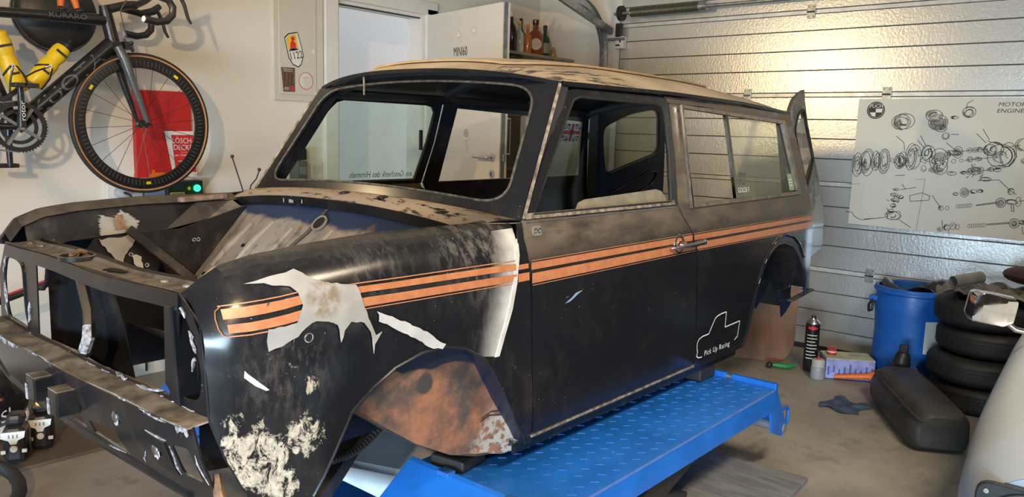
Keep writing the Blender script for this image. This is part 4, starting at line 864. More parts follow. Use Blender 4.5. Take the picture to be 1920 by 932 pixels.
# ---- inner wings
for near in (True, False):
    mf = (lambda p: p) if near else mirror
    def iw(a, b): return mf(Vector((a, 1.56+.0*a, b)))
    pl_ = [(.82, .70) if near else (1.02, .70), (.82, 1.05) if near else (1.0, 1.06), (.90, 1.085) if near else (1.02, 1.088), (1.20, 1.10), (1.30, 1.10), (1.45, 1.14), (1.56, 1.17), (1.45, 1.03), (1.33, .92), (1.33, .66), (1.1, .66)]
    q = panel('inner_wing', M_dirty if not near else M_inner, car, pl_, iw, [rnd([(1.20, .90), (1.23, 1.0), (1.27, .90)], .01)], res=.06, thick=.004)
    m = MB(); xs = [.84, .95, 1.1, 1.25, 1.4, 1.53]
    m.grid(lambda i, j: (mf(Vector((xs[int(i)], 1.56, ip(xs[int(i)], [.82, .9, 1.2, 1.3, 1.45, 1.56], [1.05, 1.085, 1.10, 1.10, 1.14, 1.17])))) if j == 0 else mf(wing(xs[int(i)], SMX(xs[int(i)]))+V(0, .03, -.02))), range(6), [0, 1]); shl = m.build('inner_wing_shelf', M_dirty, q, True, solid=.004)
    if not near:
        sf = lambda a, b: Vector((a, 2.564, ip(a, [.82, .9, 1.2, 1.3], [1.05, 1.085, 1.10, 1.10]))).lerp(mf(wing(a, SMX(a))+V(0, .03, -.02)), b)+V(0, -.004, .005)
        panel('bare_metal_patch', M_filler, q, jag([(1.04, .0), (1.15, .0), (1.17, .35), (1.13, .8), (1.10, .55), (1.06, .7)], .006), sf, res=.05, thick=.002)
        panel('bare_metal_patch', P('rusty_patch', (.28, .17, .11), .8, var=.3, scale=40), q, jag([(1.09, .1), (1.125, .1), (1.125, .6), (1.10, .6)], .008), lambda a, b: sf(a, b)+V(0, -.002, .003), res=.05, thick=.001)
    if not near:
        m = MB(); m.beam((1.12, 2.545, 1.115), (1.31, 2.50, .93), .03, .012, up=(0, 1, 0)); m.build('brace_strut', M_dirty, q, bevel=.003)
        panel('bare_metal_patch', M_filler, q, jag([(1.03, 1.085), (1.08, 1.09), (1.15, 1.09), (1.135, 1.06), (1.115, 1.04), (1.105, 1.0), (1.09, .975), (1.08, 1.02), (1.06, 1.05), (1.04, 1.065)], .004), lambda a, b: mf(Vector((a, 1.568, b))), res=.03, thick=.002)
        panel('bare_metal_patch', M_filler_edge, q, jag([(1.135, 1.03), (1.16, 1.02), (1.17, .98), (1.155, .97), (1.14, 1.0)], .004), lambda a, b: mf(Vector((a, 1.568, b))), res=.03, thick=.002)
        for x, z in ((1.13, 1.03), (1.36, 1.06), (1.345, 1.06), (1.18, .99)): MB().lathe([(.007, 0), (.007, .004), (.004, .004), (.004, 0)], mf(Vector((x, 1.565, z))), (0, -1, 0), 12, closed=True).build('bolt_hole', M_chip, q)
        m = MB(); m.beam((1.32, 2.60, 1.195), (1.50, 2.62, 1.20), .03, .018); m.build('hinge_bracket', P('rust_bracket', (.22, .15, .11), .8, var=.4, scale=40), q, bevel=.004)
# ---- front end: slam panel, grille panel, shelf, valance
def slam(y, t): return Vector((.785+.085*t-.012*(1-y*y), YC+y*.505, 1.098+.004*math.sin(y*5)))
m = MB(); m.grid(slam, ysx, [0, .3, .6, 1]); sl = m.build('slam_panel', M_dirty, car, True, solid=.004)
m = MB(); m.grid(lambda y, t: slam(y, 0)+V(-.004, 0, -.035*t), ysx, [0, 1]); m.build('front_flange', M_inner, sl, True, solid=.004)
m = MB(); m.grid(lambda y, t: slam(y, 1)+V(.006*t, 0, .008*t), ysx, [0, 1]); m.build('rear_flange', M_inner, sl, True, solid=.004)
m = MB(); m.grid(lambda y, t: slam(y, .72)+V(.0, 0, .009*(1-abs(t)))+V(.014*t, 0, 0), ysx, [-1, 0, 1]); m.build('stiffening_bead', M_dirty, sl, True, solid=.003)
cc = slam(.12, .35); MB().lathe([(.042, .0), (.044, .012), (.039, .013), (.036, .004), (.0, .003)], cc+V(0, 0, .0), n=28).build('latch_cup', M_dirty, sl, True)
m = MB(); m.tube([cc+V(-.02, -.015, .014), cc+V(.01, .01, .022), cc+V(.03, .02, .014)], .006, 6); m.build('latch_remnant', M_rusty_iron, sl, True)
for y in (-.25, -.30): MB().box(slam(y, .5)+V(0, 0, .004), (.025, .05, .003), Matrix.Rotation(.4, 3, 'Z')).build('slot', M_dark, sl)
for y in (-.9, -.72, .72, .9): MB().lathe([(.008, 0), (.008, .004)], slam(y, .5)+V(0, 0, .002), n=10).build('bolt', M_chip, sl)
# grille panel: sheet between shelf and slam panel with the openings cut out
def gp(a, b): return Vector((.790-.012*(1-((a-YC)/.6)**2), a, b))
go_ = [(1.452, .855), (2.672, .855), (2.66, 1.0), (2.585, 1.10), (1.54, 1.10), (1.465, 1.0)]
big = [(1.615, .868), (2.03, .866), (2.345, .87), (2.335, 1.07), (1.60, 1.068), (1.585, 1.0)]
hl = rnd([(1.49, .885), (1.575, .875), (1.565, 1.06), (1.545, 1.065), (1.505, 1.01), (1.482, .95)], .03); hr = rnd([(2.585, .872), (2.405, .872), (2.43, .92), (2.435, 1.05), (2.49, 1.062), (2.575, 1.06), (2.615, .98)], .035)
gpl = panel('grille_panel', M_inner, car, go_, gp, [big, hl, hr], res=.03, thick=.004)
m = MB(); m.tube([gp(a, b)+V(-.003, 0, 0) for a, b in dens(hr, .02)], .0045, 5, closed=True); m.build('torn_edge', M_black, gpl, True)
for (a, b, c, d) in ((2.60, .885, 2.60, .97), (2.41, .89, 2.395, .95), (2.605, 1.0, 2.58, 1.055), (1.50, .99, 1.515, 1.03), (1.555, 1.07, 1.53, 1.06), (1.515, .95, 1.50, .975), (1.63, .872, 1.76, .866), (1.80, .866, 1.86, .868)):
    m = MB(); pp = [gp(a+(c-a)*t+random.uniform(-.006, .006), b+(d-b)*t+random.uniform(-.006, .006))+V(-.005, 0, 0) for t in (0, .25, .5, .75, 1)]; m.tube(pp, [.0015, .004, .003, .005, .0015], 5); m.build('paint_flake', M_chip, gpl)
st_ = MB(); st_.tube([(.80, 2.10, 1.065), (.80, 2.06, .98), (.79, 2.035, .92), (.785, 2.06, .868)], .014, 6); gs = st_.build('grille_strut', M_black, gpl, True)
m = MB(); m.tube([(.792, 2.045, .945), (.785, 2.032, .915), (.78, 2.05, .88)], [.0135, .0145, .0135], 6); m.build('strut_chip', M_chip, gs, True)
m = MB(); m.tube([(.79, 2.385, .99), (.785, 2.31, 1.0), (.785, 2.285, 1.02), (.79, 2.285, 1.065)], .006, 6); m.build('wire_stay', M_black, gpl, True)
m = MB(); m.prism([(1.555, .86), (1.61, .90), (1.605, 1.07), (1.575, 1.075)], lambda a, b, t: gp(a, b)+V(t, 0, 0), -.014, .05); m.build('lamp_bracket', M_inner, gpl, bevel=.004)
panel('radiator_shroud', M_inner, car, [(2.40, .70), (2.40, 1.06), (2.20, 1.07), (2.14, .90), (2.10, .70)], lambda a, b: Vector((.83+.35*(2.40-a), a, b)), res=.05, thick=.004)
MB().beam((1.62, 1.97, .49), (1.0, 1.475, .53), .05, .055).build('subframe_arm', P('olive_beam', (.035, .032, .022), .6, var=.3), car, bevel=.005)
k_ = 40; pts_ = [V(1.20+.30*i/k_, 1.66+.10*i/k_, .575-.012*i/k_-.03*math.sin(math.pi*i/k_)) for i in range(k_+1)]
MB().tube(pts_, [.012 if i % 2 else .009 for i in range(k_+1)], 10).build('ribbed_hose', P('hose_brown', (.045, .038, .026), .6), car)
m = MB(); m.add([(1.325, 1.53, .93), (1.325, 2.59, .93), (1.36, 2.59, .50), (1.36, 1.98, .50), (1.355, 1.80, .68), (1.345, 1.53, .76)], [(0, 1, 2, 3, 4, 5)]); m.build('lower_bulkhead', M_dark, car, solid=.006)
# shelf in front of the grille
def shelf(y, t): return Vector((.735+.075*t-.018*(1-y*y), YC+y*.615, .853+.006*t+.003*math.sin(9*y)))
m = MB(); m.grid(shelf, [-1+2*i/60 for i in range(61)], [0, .25, .5, .75, 1]); shf = m.build('bumper_shelf', P('grey_dusty_shelf', (.19, .175, .155), .85, var=.55, scale=16), car, True, solid=.004)
random.seed(3)
for (y0, y1, wd) in ((.95, .62, .020), (.55, .42, .012), (.30, .20, .010), (.1, .04, .008), (-.55, -.60, .012), (-.70, -.78, .010), (-.93, -1.0, .018), (.70, .5, .016)):
    k = 9; ln_ = [shelf(y0+(y1-y0)*i/k, 0)+V(-.002, 0, -.002) for i in range(k+1)]; m = MB()
    m.add([p+V(0, 0, random.uniform(.001, .004)) for p in ln_]+[p+V(random.uniform(.001, .004), 0, -random.uniform(.3, 1)*wd) for p in ln_], [(i, i+1, k+2+i, k+1+i) for i in range(k)]); m.build('paint_flake', M_chip, shf, solid=.002)
for (y0, y1, t0) in ((.86, .48, .92), (.2, -.35, .95), (-.6, -.9, .9)):
    k = 12; m = MB(); m.add([shelf(y0+(y1-y0)*i/k, t0+random.uniform(-.06, .08))+V(0, 0, .003) for i in range(k+1)]+[shelf(y0+(y1-y0)*i/k, t0-random.uniform(.05, .22))+V(0, 0, .004) for i in range(k+1)], [(i, i+1, k+2+i, k+1+i) for i in range(k)]); m.build('paint_flake', M_chip, shf, solid=.002)
# valance
def val(a, b):
    y = (a-YC)/.615; t = (.853-b)/.2; return Vector((.735-.018*(1-y*y)+.02*t+.05*t*t+.06*max(0, abs(y)-.8)**1.0, a, b))
vo = [(1.445, .853), (2.679, .853), (2.66, .76), (2.60, .70), (2.30, .672), (1.75, .665), (1.56, .655), (1.455, .66), (1.44, .75)]
vh = [[(2.00, .70), (2.16, .705), (2.17, .745), (1.99, .735)], [(1.78, .692), (1.955, .70), (1.95, .737), (1.80, .757)], [(2.20, .71), (2.26, .715), (2.25, .75), (2.205, .748)], rnd([(1.465, .72), (1.525, .725), (1.53, .795), (1.475, .80)], .012)]
vl = panel('front_valance', M_black, car, vo, val, vh, res=.03, thick=.005)
m = MB(); lw = [(2.66, .76), (2.60, .70), (2.30, .672), (1.75, .665), (1.56, .655)]; m.tube([val(a, b) for a, b in dens(lw, .05)[:-1][:22]], .012, 8); m.build('lower_lip', M_black, vl, True)
for a, b in ((2.12, .79), (1.985, .785)):
    q = val(a, b); o_ = MB().box(q+V(-.024, 0, 0), (.055, .055, .062)).build('overrider_bracket', M_black, vl, bevel=.004); MB().box(q+V(-.024, 0, .0325), (.053, .053, .002)).build('bracket_dust', P('grey_dusty_shelf', (.2, .18, .16), .85), vl)
    MB().box(q+V(-.053, .02, -.01), (.002, .012, .04)).build('bracket_chip', M_chip, vl)
for a, b in ((1.755, .80), (1.60, .765)):
    q = val(a, b); MB().lathe([(.011, 0), (.013, .006), (.009, .009), (0, .009)], q, (-1, 0, 0), 14).build('bolt', M_alu, vl, True)
    m = MB(); m.add([q+V(-.003, .016*math.cos(t)*random.uniform(.6, 1.3), .024*math.sin(t)*random.uniform(.6, 1.3)) for t in [i/12*2*math.pi for i in range(12)]], [tuple(range(12))]); m.build('paint_flake', M_chip, vl, solid=.001)
panel('lamp_plate', M_inner, vl, [(1.545, .715), (1.62, .72), (1.615, .80), (1.55, .795)], lambda a, b: val(a, b)+V(-.004, 0, 0), [rnd([(1.575, .75), (1.592, .75), (1.592, .77), (1.575, .77)], .008)], res=.02, thick=.003)
for (a, b, c, d) in ((1.535, .72, 1.535, .79), (1.455, .79, 1.45, .72), (1.545, .80, 1.62, .805), (1.90, .68, 1.80, .69), (1.70, .70, 1.66, .74), (1.53, .845, 1.60, .85), (2.55, .80, 2.60, .84), (2.62, .76, 2.65, .80)):
    m = MB(); m.tube([val(a+(c-a)*t+random.uniform(-.004, .004), b+(d-b)*t)+V(-.004, 0, 0) for t in (0, .3, .6, 1)], [.001, .0025, .002, .001], 5); m.build('paint_flake', M_chip, vl)
m = MB(); m.tube([(.80, 1.455, .735), (.795, 1.44, .70), (.80, 1.425, .66), (.82, 1.41, .63)], [.008, .012, .012, .006], 6); m.build('rust_edge', M_rusty_iron, vl, True)
# ---- front wheel wells, floor, sills
wb = [(1.08, .825), (1.137, .868), (1.202, .90), (1.287, .92), (1.369, .921), (1.437, .905), (1.51, .87), (1.57, .81), (1.63, .73), (1.67, .66), (1.72, .58), (1.74, .535), (1.676, .522), (1.58, .54), (1.475, .576), (1.335, .651), (1.228, .728), (1.122, .798)]
for near in (True, False):
    mf = (lambda p: p) if near else mirror
    q = panel('front_wheel_well', M_rust, car, wb, lambda a, b: mf(Vector((a, 1.43+.14*max(0, 1.35-a)+.03*max(0, .62-b)/.1-.05*max(0, a-1.62)/.1, b))), res=.035, thick=.005)
    af = arch_f[2:]+[(1.601, .733), (1.635, .676), (1.66, .63), (1.70, .565)]; m = MB()
    m.grid(lambda i, j: mf((wing if i < 9 else side)(*af[int(i)])+V(0, .072*j, .008*j)), range(len(af)), [0, .2, .6, 1]); m.build('arch_liner', P('blue_black_liner', (.008, .012, .028), .35), q, True, solid=.003)
    m = MB(); m.grid(lambda i, j: mf(Vector((wb[-1-int(i)][0]-.02*j, 1.445+.37*j, wb[-1-int(i)][1]+.03*j))), range(6), [0, 1]); m.build('well_underside', P('brown_underseal', (.045, .036, .028), .8), q, True, solid=.004)
    if near:
        m = MB()
        for t in ((1.58, .655, 1.66, .665), (1.575, .647, 1.645, .655)): m.tube([V(t[0], 1.424, t[1]), V((t[0]+t[2])/2, 1.424, (t[1]+t[3])/2+.006), V(t[2], 1.404, t[3])], .0015, 4)
        m.build('scribble', M_dark, q)
    sgn = 1 if near else -1
    sl_ = MB(); prf = [(-.002, .588), (-.002, .572), (.02, .560), (.03, .548), (.09, .545), (.10, .60)]
    sl_.grid(lambda X, j: mf(Vector((X, S+prf[int(j)][0], prf[int(j)][1]))), [1.70+1.46*i/10 for i in range(11)], range(6)); sll = sl_.build('sill', M_black, car, solid=.004)
    m = MB(); m.beam(mf(Vector((1.72, S-.004, .583))), mf(Vector((2.72, S-.004, .583))), .008, .007); m.build('sill_trim', M_trim, sll)
    MB().beam(mf(Vector((1.68, S+.03, .545))), mf(Vector((3.17, S+.03, .545))), .006, .03).build('sill_flange', M_inner, sll)
MB().box((2.43, YC, .598), (1.45, 1.28, .01)).build('floor_pan', M_dark, car)
MB().box((2.2, YC, .66), (1.4, .26, .12)).build('tunnel', M_dark, car, bevel=.03)
MB().box((3.42, YC, .80), (1.08, .94, .012)).build('load_floor', M_dark, car)
MB().box((3.955, YC, .72), (.02, 1.2, .22)).build('rear_valance', M_black, car, bevel=.006)
m = MB(); m.grid(lambda y, t: Vector((1.79+.06*t, YC+y*.62, 1.235-.13*t)), [-1, -.5, 0, .5, 1], [0, 1]); m.build('dash_rail', M_dark, car, solid=.006)
m = MB(); m.beam((3.80, 1.405, .675), (4.0, 1.372, .712), .03, .010); m.build('bumper_bracket', P('dull_steel', (.10, .09, .08), .5, .5), car, bevel=.003)
panel('torn_panel', M_inner, car, [(3.66, .74), (3.82, .74), (3.86, .66), (3.80, .62), (3.74, .60), (3.72, .66)], lambda a, b: Vector((a, 1.42, b)), res=.05, thick=.004)
for s_ in (-1, 1):   # rear corner posts inside
    MB().beam((3.93, YC+s_*.64, .75), (3.80, YC+s_*.55, 1.58), .05, .05).build('rear_post', M_dark, car)
# ---- rear doors standing open
for near in (True, False):
    sgn = 1 if near else -1; hgX = 3.965; hgY = YC-sgn*.655
    a = math.radians(12 if near else 15)
    du = Vector((math.cos(a), sgn*math.sin(a), 0)); dn = Vector((math.sin(a), -sgn*math.cos(a), 0))  # dn: outer face (towards the own side)
    def bd(u, z, t=0):
        return Vector((hgX-ip(z, [.85, 1.0, 1.1, 1.2, 1.4, 1.6, 1.75], [0, 0, .02, .05, .115, .17, .20]), hgY+sgn*ip(z, [.85, 1.1, 1.25, 1.6, 1.75], [0, .006, .03, .09, .10]), z))+du*u+dn*t
    doo = [(.0, .86), (.60, .86), (.60, 1.3), (.59, 1.73), (.42, 1.705), (.20, 1.655), (.03, 1.58), (.005, 1.3)]
    dh = rnd([(.08, 1.50), (.30, 1.59), (.53, 1.63), (.555, 1.36), (.07, 1.20) if False else (.11, 1.22)], .06)
    bdr = panel('rear_door', M_door if near else M_black, car, doo, bd, [dh], res=.06, thick=.018)
    panel('door_glass', M_dirtyglass, bdr, dh, lambda u, z: bd(u, z, 0), res=.2, thick=0)
    MB().tube([bd(u, z, .010) for u, z in dens(dh, .05)], .007, 6, closed=True).build('glass_rubber', M_rubber, bdr, True)
    if near:
        text('glass_lettering', 'mm', P('faint_print', (.22, .20, .18), .6), bdr, lambda x, y: bd(.20+x, 1.42+y, .003), .17, sx=1.2); text('glass_lettering', 'www.mini2018.co', P('faint_print', (.22, .2, .18), .6), bdr, lambda x, y: bd(.14+x, 1.335+y, .003), .05, sx=1.)
        panel('glass_sticker', P('sticker_film', (.52, .45, .40), .5), bdr, [(.12, 1.25), (.53, 1.37), (.52, 1.58), (.20, 1.53)], lambda u, z: bd(u, z, .001), res=.2, thick=0)
    else:
        MB().tube([bd(u, z, -.014) for u, z in rnd([(.15, 1.0), (.50, 1.16), (.54, 1.24), (.48, 1.24), (.12, 1.09)], .05)], .006, 6, closed=True).build('inner_pressing', M_black, bdr, True)
    for z in (1.0, 1.45): MB().box(bd(.0, z, .006), (.05, .02, .04)).build('door_hinge', M_black, bdr, bevel=.004)
for x, z, lx in ((1.555, 1.335, .04), (1.665, 1.285, -.05)):
    MB().tube([V(x+lx, 2.65, 1.19), V(x+lx*.8, 2.655, 1.23), V(x+lx*.25, 2.66, z-.03), V(x, 2.66, z)], .0025, 6).build('loose_wire', M_blk, car, True)
    MB().ellipsoid(V(x, 2.66, z+.004), (.007, .007, .007)).build('wire_bead', M_blk, car, True)
car.location.z += DZ
# ------------------------------------------------------------ scissor lift with two blue platforms
lift = thing('scissor_lift', (2.3, 2.06, 0), 'blue steel scissor lift with two chequered platforms under the car', 'lift')
PT = .475+DZ   # platform top
for near in (True, False):
    y0, y1 = (1.135, 1.655) if near else (2.47, 2.99)
    x0, x1 = 1.52, 3.0; yc = (y0+y1)/2
    pr = [(y0+.0, PT-.088), (y0, PT-.012), (y0+.004, PT-.004), (y0+.012, PT), (y1-.012, PT), (y1-.004, PT-.004), (y1, PT-.012), (y1, PT-.088), (y1-.006, PT-.088), (y1-.006, PT-.012), (y0+.006, PT-.012), (y0+.006, PT-.088)]
    m = MB(); n = len(pr); m.add([(x, a, b) for x in (x0, x1) for a, b in pr], [(i, (i+1) % n, n+(i+1) % n, n+i) for i in range(n)]+[tuple(range(n-1, -1, -1)), tuple(range(n, 2*n))])
    pf_ = m.build('platform', M_blue, lift, True, angle=50)
    tr = MB(); nx, ny = 26, 8
    for i in range(nx):
        for j in range(ny*2):
            x = x0+.05+(x1-x0-.09)*i/(nx-1); y = y0+.03+(y1-y0-.06)*(j+.5*(i % 2))/(ny*2)
            if j % 2: continue
            sd = 1
            tr.box((x, y+.012, PT+.0008), (.004, .026, .0022), Matrix.Rotation(.785*1 if (i % 2) == 0 else .785, 3, 'Z'))
    t_ = tr.build('tread_pattern', M_bluelight, pf_); t_['kind'] = 'stuff'
    MB().beam((x0+.01, y0+.003, PT-.005), (x1-.01, y0+.003, PT-.005), .010, .010).build('worn_edge', P('blue_edge', (.06, .16, .50), .3), pf_, bevel=.004)
    # rear end: upright lip in two pieces and hanging run-off plate
    for ya, yb in ((y0, y0+.19), (y0+.215, y1)): MB().box((x1+.012, (ya+yb)/2, PT+.006), (.024, yb-ya, .028)).build('end_lip', M_blue, pf_, bevel=.003)
    MB().tube([(x1+.012, y0+.185, PT+.004), (x1+.012, y0+.225, PT+.004)], .007, 8).build('hinge_pin', M_greyplast, pf_, True)
    rp = MB(); rp.prism([(x1+.02, PT+.004), (x1+.03, PT+.004), (x1+.185, PT-.215), (x1+.175, PT-.22)], lambda a, b, t: V(a, t, b), y0+.01, y1-.01); rmp = rp.build('run_off_plate', M_blue, pf_)
    for yy in (y0+.015, y1-.015):
        m = MB(); m.prism([(x1-.02, PT-.03), (x1+.028, PT+.0), (x1+.18, PT-.21), (x1+.13, PT-.235), (x1+.02, PT-.19)], lambda a, b, t: V(a, t, b), yy-.004, yy+.004); m.build('cheek_plate', M_blue, rmp)
    MB().tube([(x1+.15, y0+.005, PT-.205), (x1+.15, y0+.15, PT-.205)], .020, 14).build('roller', M_greyplast, rmp, True)
    hl_ = [V(x1+.155, y0+.03, PT-.13), V(x1+.22, y0+.03, PT-.135), V(x1+.235, y0+.03, PT-.15), V(x1+.235, y0+.03, PT-.195), V(x1+.22, y0+.03, PT-.21), V(x1+.175, y0+.03, PT-.215)]
    MB().tube(hl_, .008, 8).build('grab_loop', M_blue, rmp, True)
    # front run-on flap
    m = MB(); m.prism([(x0-.005, PT+.012), (x0+.012, PT+.018), (x0+.012, PT), (x0-.17, PT-.13), (x0-.185, PT-.118)], lambda a, b, t: V(a, t, b), y0, y1); m.build('run_on_flap', M_blue, pf_, bevel=.003)
    for yy in (y0+.12, y1-.15): MB().box((x0+.004, yy, PT+.014), (.034, .045, .014)).build('flap_hinge', P('blue_hinge', (.02, .11, .40), .4), pf_, bevel=.003)
    # scissor legs and floor base
    for yy, xa, xb in ((y0+.06, x0+.10, x0+.95), (y1-.06, x0+.10, x0+.95)):
        MB().beam((xa, yy, .055), (xb, yy, PT-.07), .03, .095).build('scissor_leg', P('black_leg', (.015, .016, .018), .45), lift, bevel=.004)
    for yy, xa, xb in ((y0+.11, x0+.10, x0+.95), (y1-.11, x0+.10, x0+.95)):
        MB().beam((xb, yy, .055), (xa, yy, PT-.07), .03, .095).build('scissor_leg', P('black_leg', (.015, .016, .018), .45), lift, bevel=.004)
    MB().tube([(2.045, y0+.03, .185), (2.045, y1-.03, .185)], .018, 12).build('pivot_shaft', M_alu, lift, True)
    for yy in (y0+.06, y1-.06): MB().box((x0+.5, yy, .02), (.96, .07, .04)).build('base_rail', P('grey_base', (.09, .10, .11), .5, .3), lift, bevel=.004)
    MB().tube([(1.75, yc, .10), (2.3, yc, .27)], .035, 16).build('hydraulic_ram', P('ram_grey', (.12, .12, .125), .4, .4), lift, True)
MB().box((1.35, 2.06, .29), (.14, .84, .03)).build('cross_plate', M_blue, lift, bevel=.006)
sa = MB(); sa.box((1.83, 2.0, .145), (.62, .34, .285), Matrix.Rotation(.35, 3, 'Z')); sack = sa.build('foam_block', P('grey_foam', (.55, .60, .64), .7, var=.2, scale=5, bump=.5, bscale=9), None, bevel=.04); tag(sack, 'pale grey foam block on the floor between the lift platforms', 'foam block')
# rubber blocks between sill and platform
def block(x, y, z0, z1, dx, dy, label, rot=0):
    b = MB().box((x, y, (z0+z1)/2), (dx, dy, z1-z0), Matrix.Rotation(rot, 3, 'Z')).build('rubber_block', M_rubber, None, bevel=.006); tag(b, label, 'block', 'black rubber blocks under the sills'); return b
block(1.615, 1.545, PT+.003, .512+DZ, .12, .12, 'black rubber block under the rusty front wheel well', .15)
block(2.92, 1.47, PT+.003, .528+DZ, .13, .16, 'black rubber block under the sill by the pick-up decal')
block(1.615, 4.124-1.545, PT+.003, .512+DZ, .12, .12, 'black rubber block under the front of the doorway-side sill')
block(2.92, 4.124-1.47, PT+.003, .528+DZ, .13, .16, 'black rubber block under the rear of the doorway-side sill')
# ------------------------------------------------------------ bicycle on the wall
YB = 3.79
bike = thing('bicycle', (1.3, YB, 1.0), 'black racing bicycle with tan-walled tyres hung on the wall', 'bicycle')
def bp(x, z, y=0): return Vector((x, YB+y, z))
def wheel(cx_, cz, front):
    c = bp(cx_, cz); wh = MB().lathe([(.297, -.0105), (.262, -.0095), (.258, 0), (.262, .0095), (.297, .0105), (.309, .009), (.309, -.009)], c, (0, 1, 0), 72, closed=True).build('wheel_rim', M_carbon, bike, True)
    MB().lathe([(.306, -.0105), (.314, -.0125), (.3225, -.012), (.328, -.008), (.328, .008), (.3225, .012), (.314, .0125), (.306, .0105)], c, (0, 1, 0), 72, closed=True).build('tyre', M_rubber, wh, True)
    for s_ in (-1, 1): MB().lathe([(.309, s_*.0118), (.3135, s_*.0130), (.316, s_*.0134)], c, (0, 1, 0), 72, cap=False).build('tan_sidewall', M_tan, wh, True)
    m = MB()
    for k in range(96):
        a = 2*math.pi*k/96; d = Vector((math.cos(a), 0, math.sin(a))); t = Vector((-math.sin(a), 0, math.cos(a)))
        for s_ in (-1,): m.add([c+d*.268+t*.0025+V(0, s_*.0104, 0), c+d*.292+t*.006+V(0, s_*.0112, 0), c+d*.292+t*.0105+V(0, s_*.0112, 0), c+d*.268+t*.007+V(0, s_*.0104, 0)], [(0, 1, 2, 3)])
    m.build('rim_pattern', P('rim_grey', (.06, .057, .05), .4), wh)
    for a in (2.55, .95, 4.75):
        d = Vector((math.cos(a), 0, math.sin(a))); R = Matrix.Rotation(-a, 3, 'Y'); MB().box(c+d*.28+V(0, -.0122, 0), (.012, .001, .022), R).build('rim_sticker', M_yellow, wh)
    hb = MB().lathe([(0, -.05), (.009, -.05), (.012, -.045), (.019, -.035), (.019, -.028), (.011, -.022), (.011, .022), (.019, .028), (.019, .035), (.009, .05), (0, .05)], c, (0, 1, 0), 20).build('hub', M_blk, wh, True)
    sm = None
    for k in range(20):
        a = 2*math.pi*k/20+.1; s_ = 1 if k % 2 else -1; lay = .35*(1 if (k//2) % 2 else -1)
        d0 = Vector((math.cos(a+lay), 0, math.sin(a+lay)))*.018+V(0, s_*.03, 0); d1 = Vector((math.cos(a), 0, math.sin(a)))*.262
        MB().tube([c+d0, c+d1], .0012, 5).build('spoke', M_blk, wh)
    return wh
FW_ = (1.757, 1.447)
wheel(FW_[0], FW_[1], True); wheel(.74, 1.43, False)
BB = (1.215, 1.42)
def tub(name, a, b, r0, r1, mat=None, n=14, par=None, dep=1.0, yo=0):
    m = MB(); A, B = bp(*a), bp(*b); m.tube([A.lerp(B, t)+V(0, yo, 0) for t in (0, .33, .66, 1)], [r0+(r1-r0)*t for t in (0, .33, .66, 1)], n); return m.build(name, mat or M_carbon, par or bike, True)
dt = tub('down_tube', BB, (1.625, 1.80), .036, .034)
ht = tub('head_tube', (1.64, 1.785), (1.605, 1.95), .030, .026)
tt = tub('top_tube', (1.60, 1.905), (1.05, 1.88), .026, .020); st2 = tub('seat_tube', BB, (1.06, 1.89), .022, .018)
for s_ in (-1, 1):
    tub('chain_stay', (1.20, 1.42), (.74, 1.43), .014, .010, yo=s_*.05); tub('seat_stay', (1.06, 1.85), (.74, 1.43), .010, .009, yo=s_*.045)
    m = MB(); m.tube([bp(1.642, 1.79, s_*.030), bp(1.665, 1.735, s_*.042), bp(1.70, 1.62, s_*.048), bp(1.757, 1.447, s_*.050)], [.020, .022, .017, .009], 12); m.build('fork_leg', M_greyc if s_ < 0 else M_carbon, bike, True)
m = MB(); m.tube([bp(1.64, 1.79, -.034), bp(1.64, 1.79, .034)], .026, 14); m.build('fork_crown', M_carbon, bike, True)
m = MB(); m.tube([bp(1.757, 1.447, -.06), bp(1.757, 1.447, .06)], .008, 10); m.tube([bp(1.757, 1.447, -.06), bp(1.73, 1.445, -.066), bp(1.71, 1.46, -.066)], .005, 8); m.build('quick_release', M_blk, bike, True)
lv = Vector((1.625-BB[0], 0, 1.80-BB[1])).normalized(); lu = Vector((-lv.z, 0, lv.x))
text('frame_lettering', 'KUOTA', M_letter, dt, lambda x, y: bp(*BB)+lv*(.085+x)+lu*(y-.028)+V(0, -math.sqrt(max(1e-6, .0362**2-min(abs(y-.028), .033)**2))-.0015, 0), .080, sx=1.45)
text('frame_lettering', 'KURARO', M_letter, tt, lambda x, y: bp(1.36+x, 1.888+y+x*.045, -.0255), .030, sx=1.3)
# crankset
ck = bp(1.215, 1.42, -.055)
cr_ = MB()
cr_.lathe([(.100, -.002), (.104, -.002), (.104, .002), (.085, .002), (.085, -.002)], ck, (0, 1, 0), 60, closed=True)
for k in range(50):
    a = 2*math.pi*k/50; cr_.box(ck+Vector((math.cos(a)*.105, 0, math.sin(a)*.105)), (.006, .003, .005), Matrix.Rotation(-a, 3, 'Y'))
cg = cr_.build('chainring', M_blk, bike)
MB().lathe([(.070, .006), (.073, .006), (.073, .009), (.058, .009), (.058, .006)], ck, (0, 1, 0), 48, closed=True).build('inner_chainring', M_blk, cg)
for k in range(4):
    a = math.pi/4+k*math.pi/2+.2; MB().beam(ck, ck+Vector((math.cos(a)*.09, 0, math.sin(a)*.09)), .012, .018, up=(0, 1, 0)).build('spider_arm', M_greyplast, cg)
m = MB(); m.tube([ck+V(0, -.02, 0), ck+V(.003, -.025, .09), ck+V(.0, -.03, .172)], [.017, .013, .011], 10); ca = m.build('crank_arm', P('crank_black', (.03, .03, .032), .25), bike, True)
text('crank_lettering', 'rotor', M_paper, ca, lambda x, y: ck+V(.010-y, -.0445, .025+x), .028, sx=1.3)
MB().lathe([(.012, 0), (.012, .01)], ck+V(0, -.018, 0), (0, -1, 0), 14).build('crank_bolt', M_alu, ca, True)
m = MB(); m.box(ck+V(.005, -.07, .17), (.09, .06, .018)); m.tube([ck+V(0, -.03, .172), ck+V(0, -.10, .172)], .007, 8); m.build('pedal', M_blk, bike, bevel=.004)
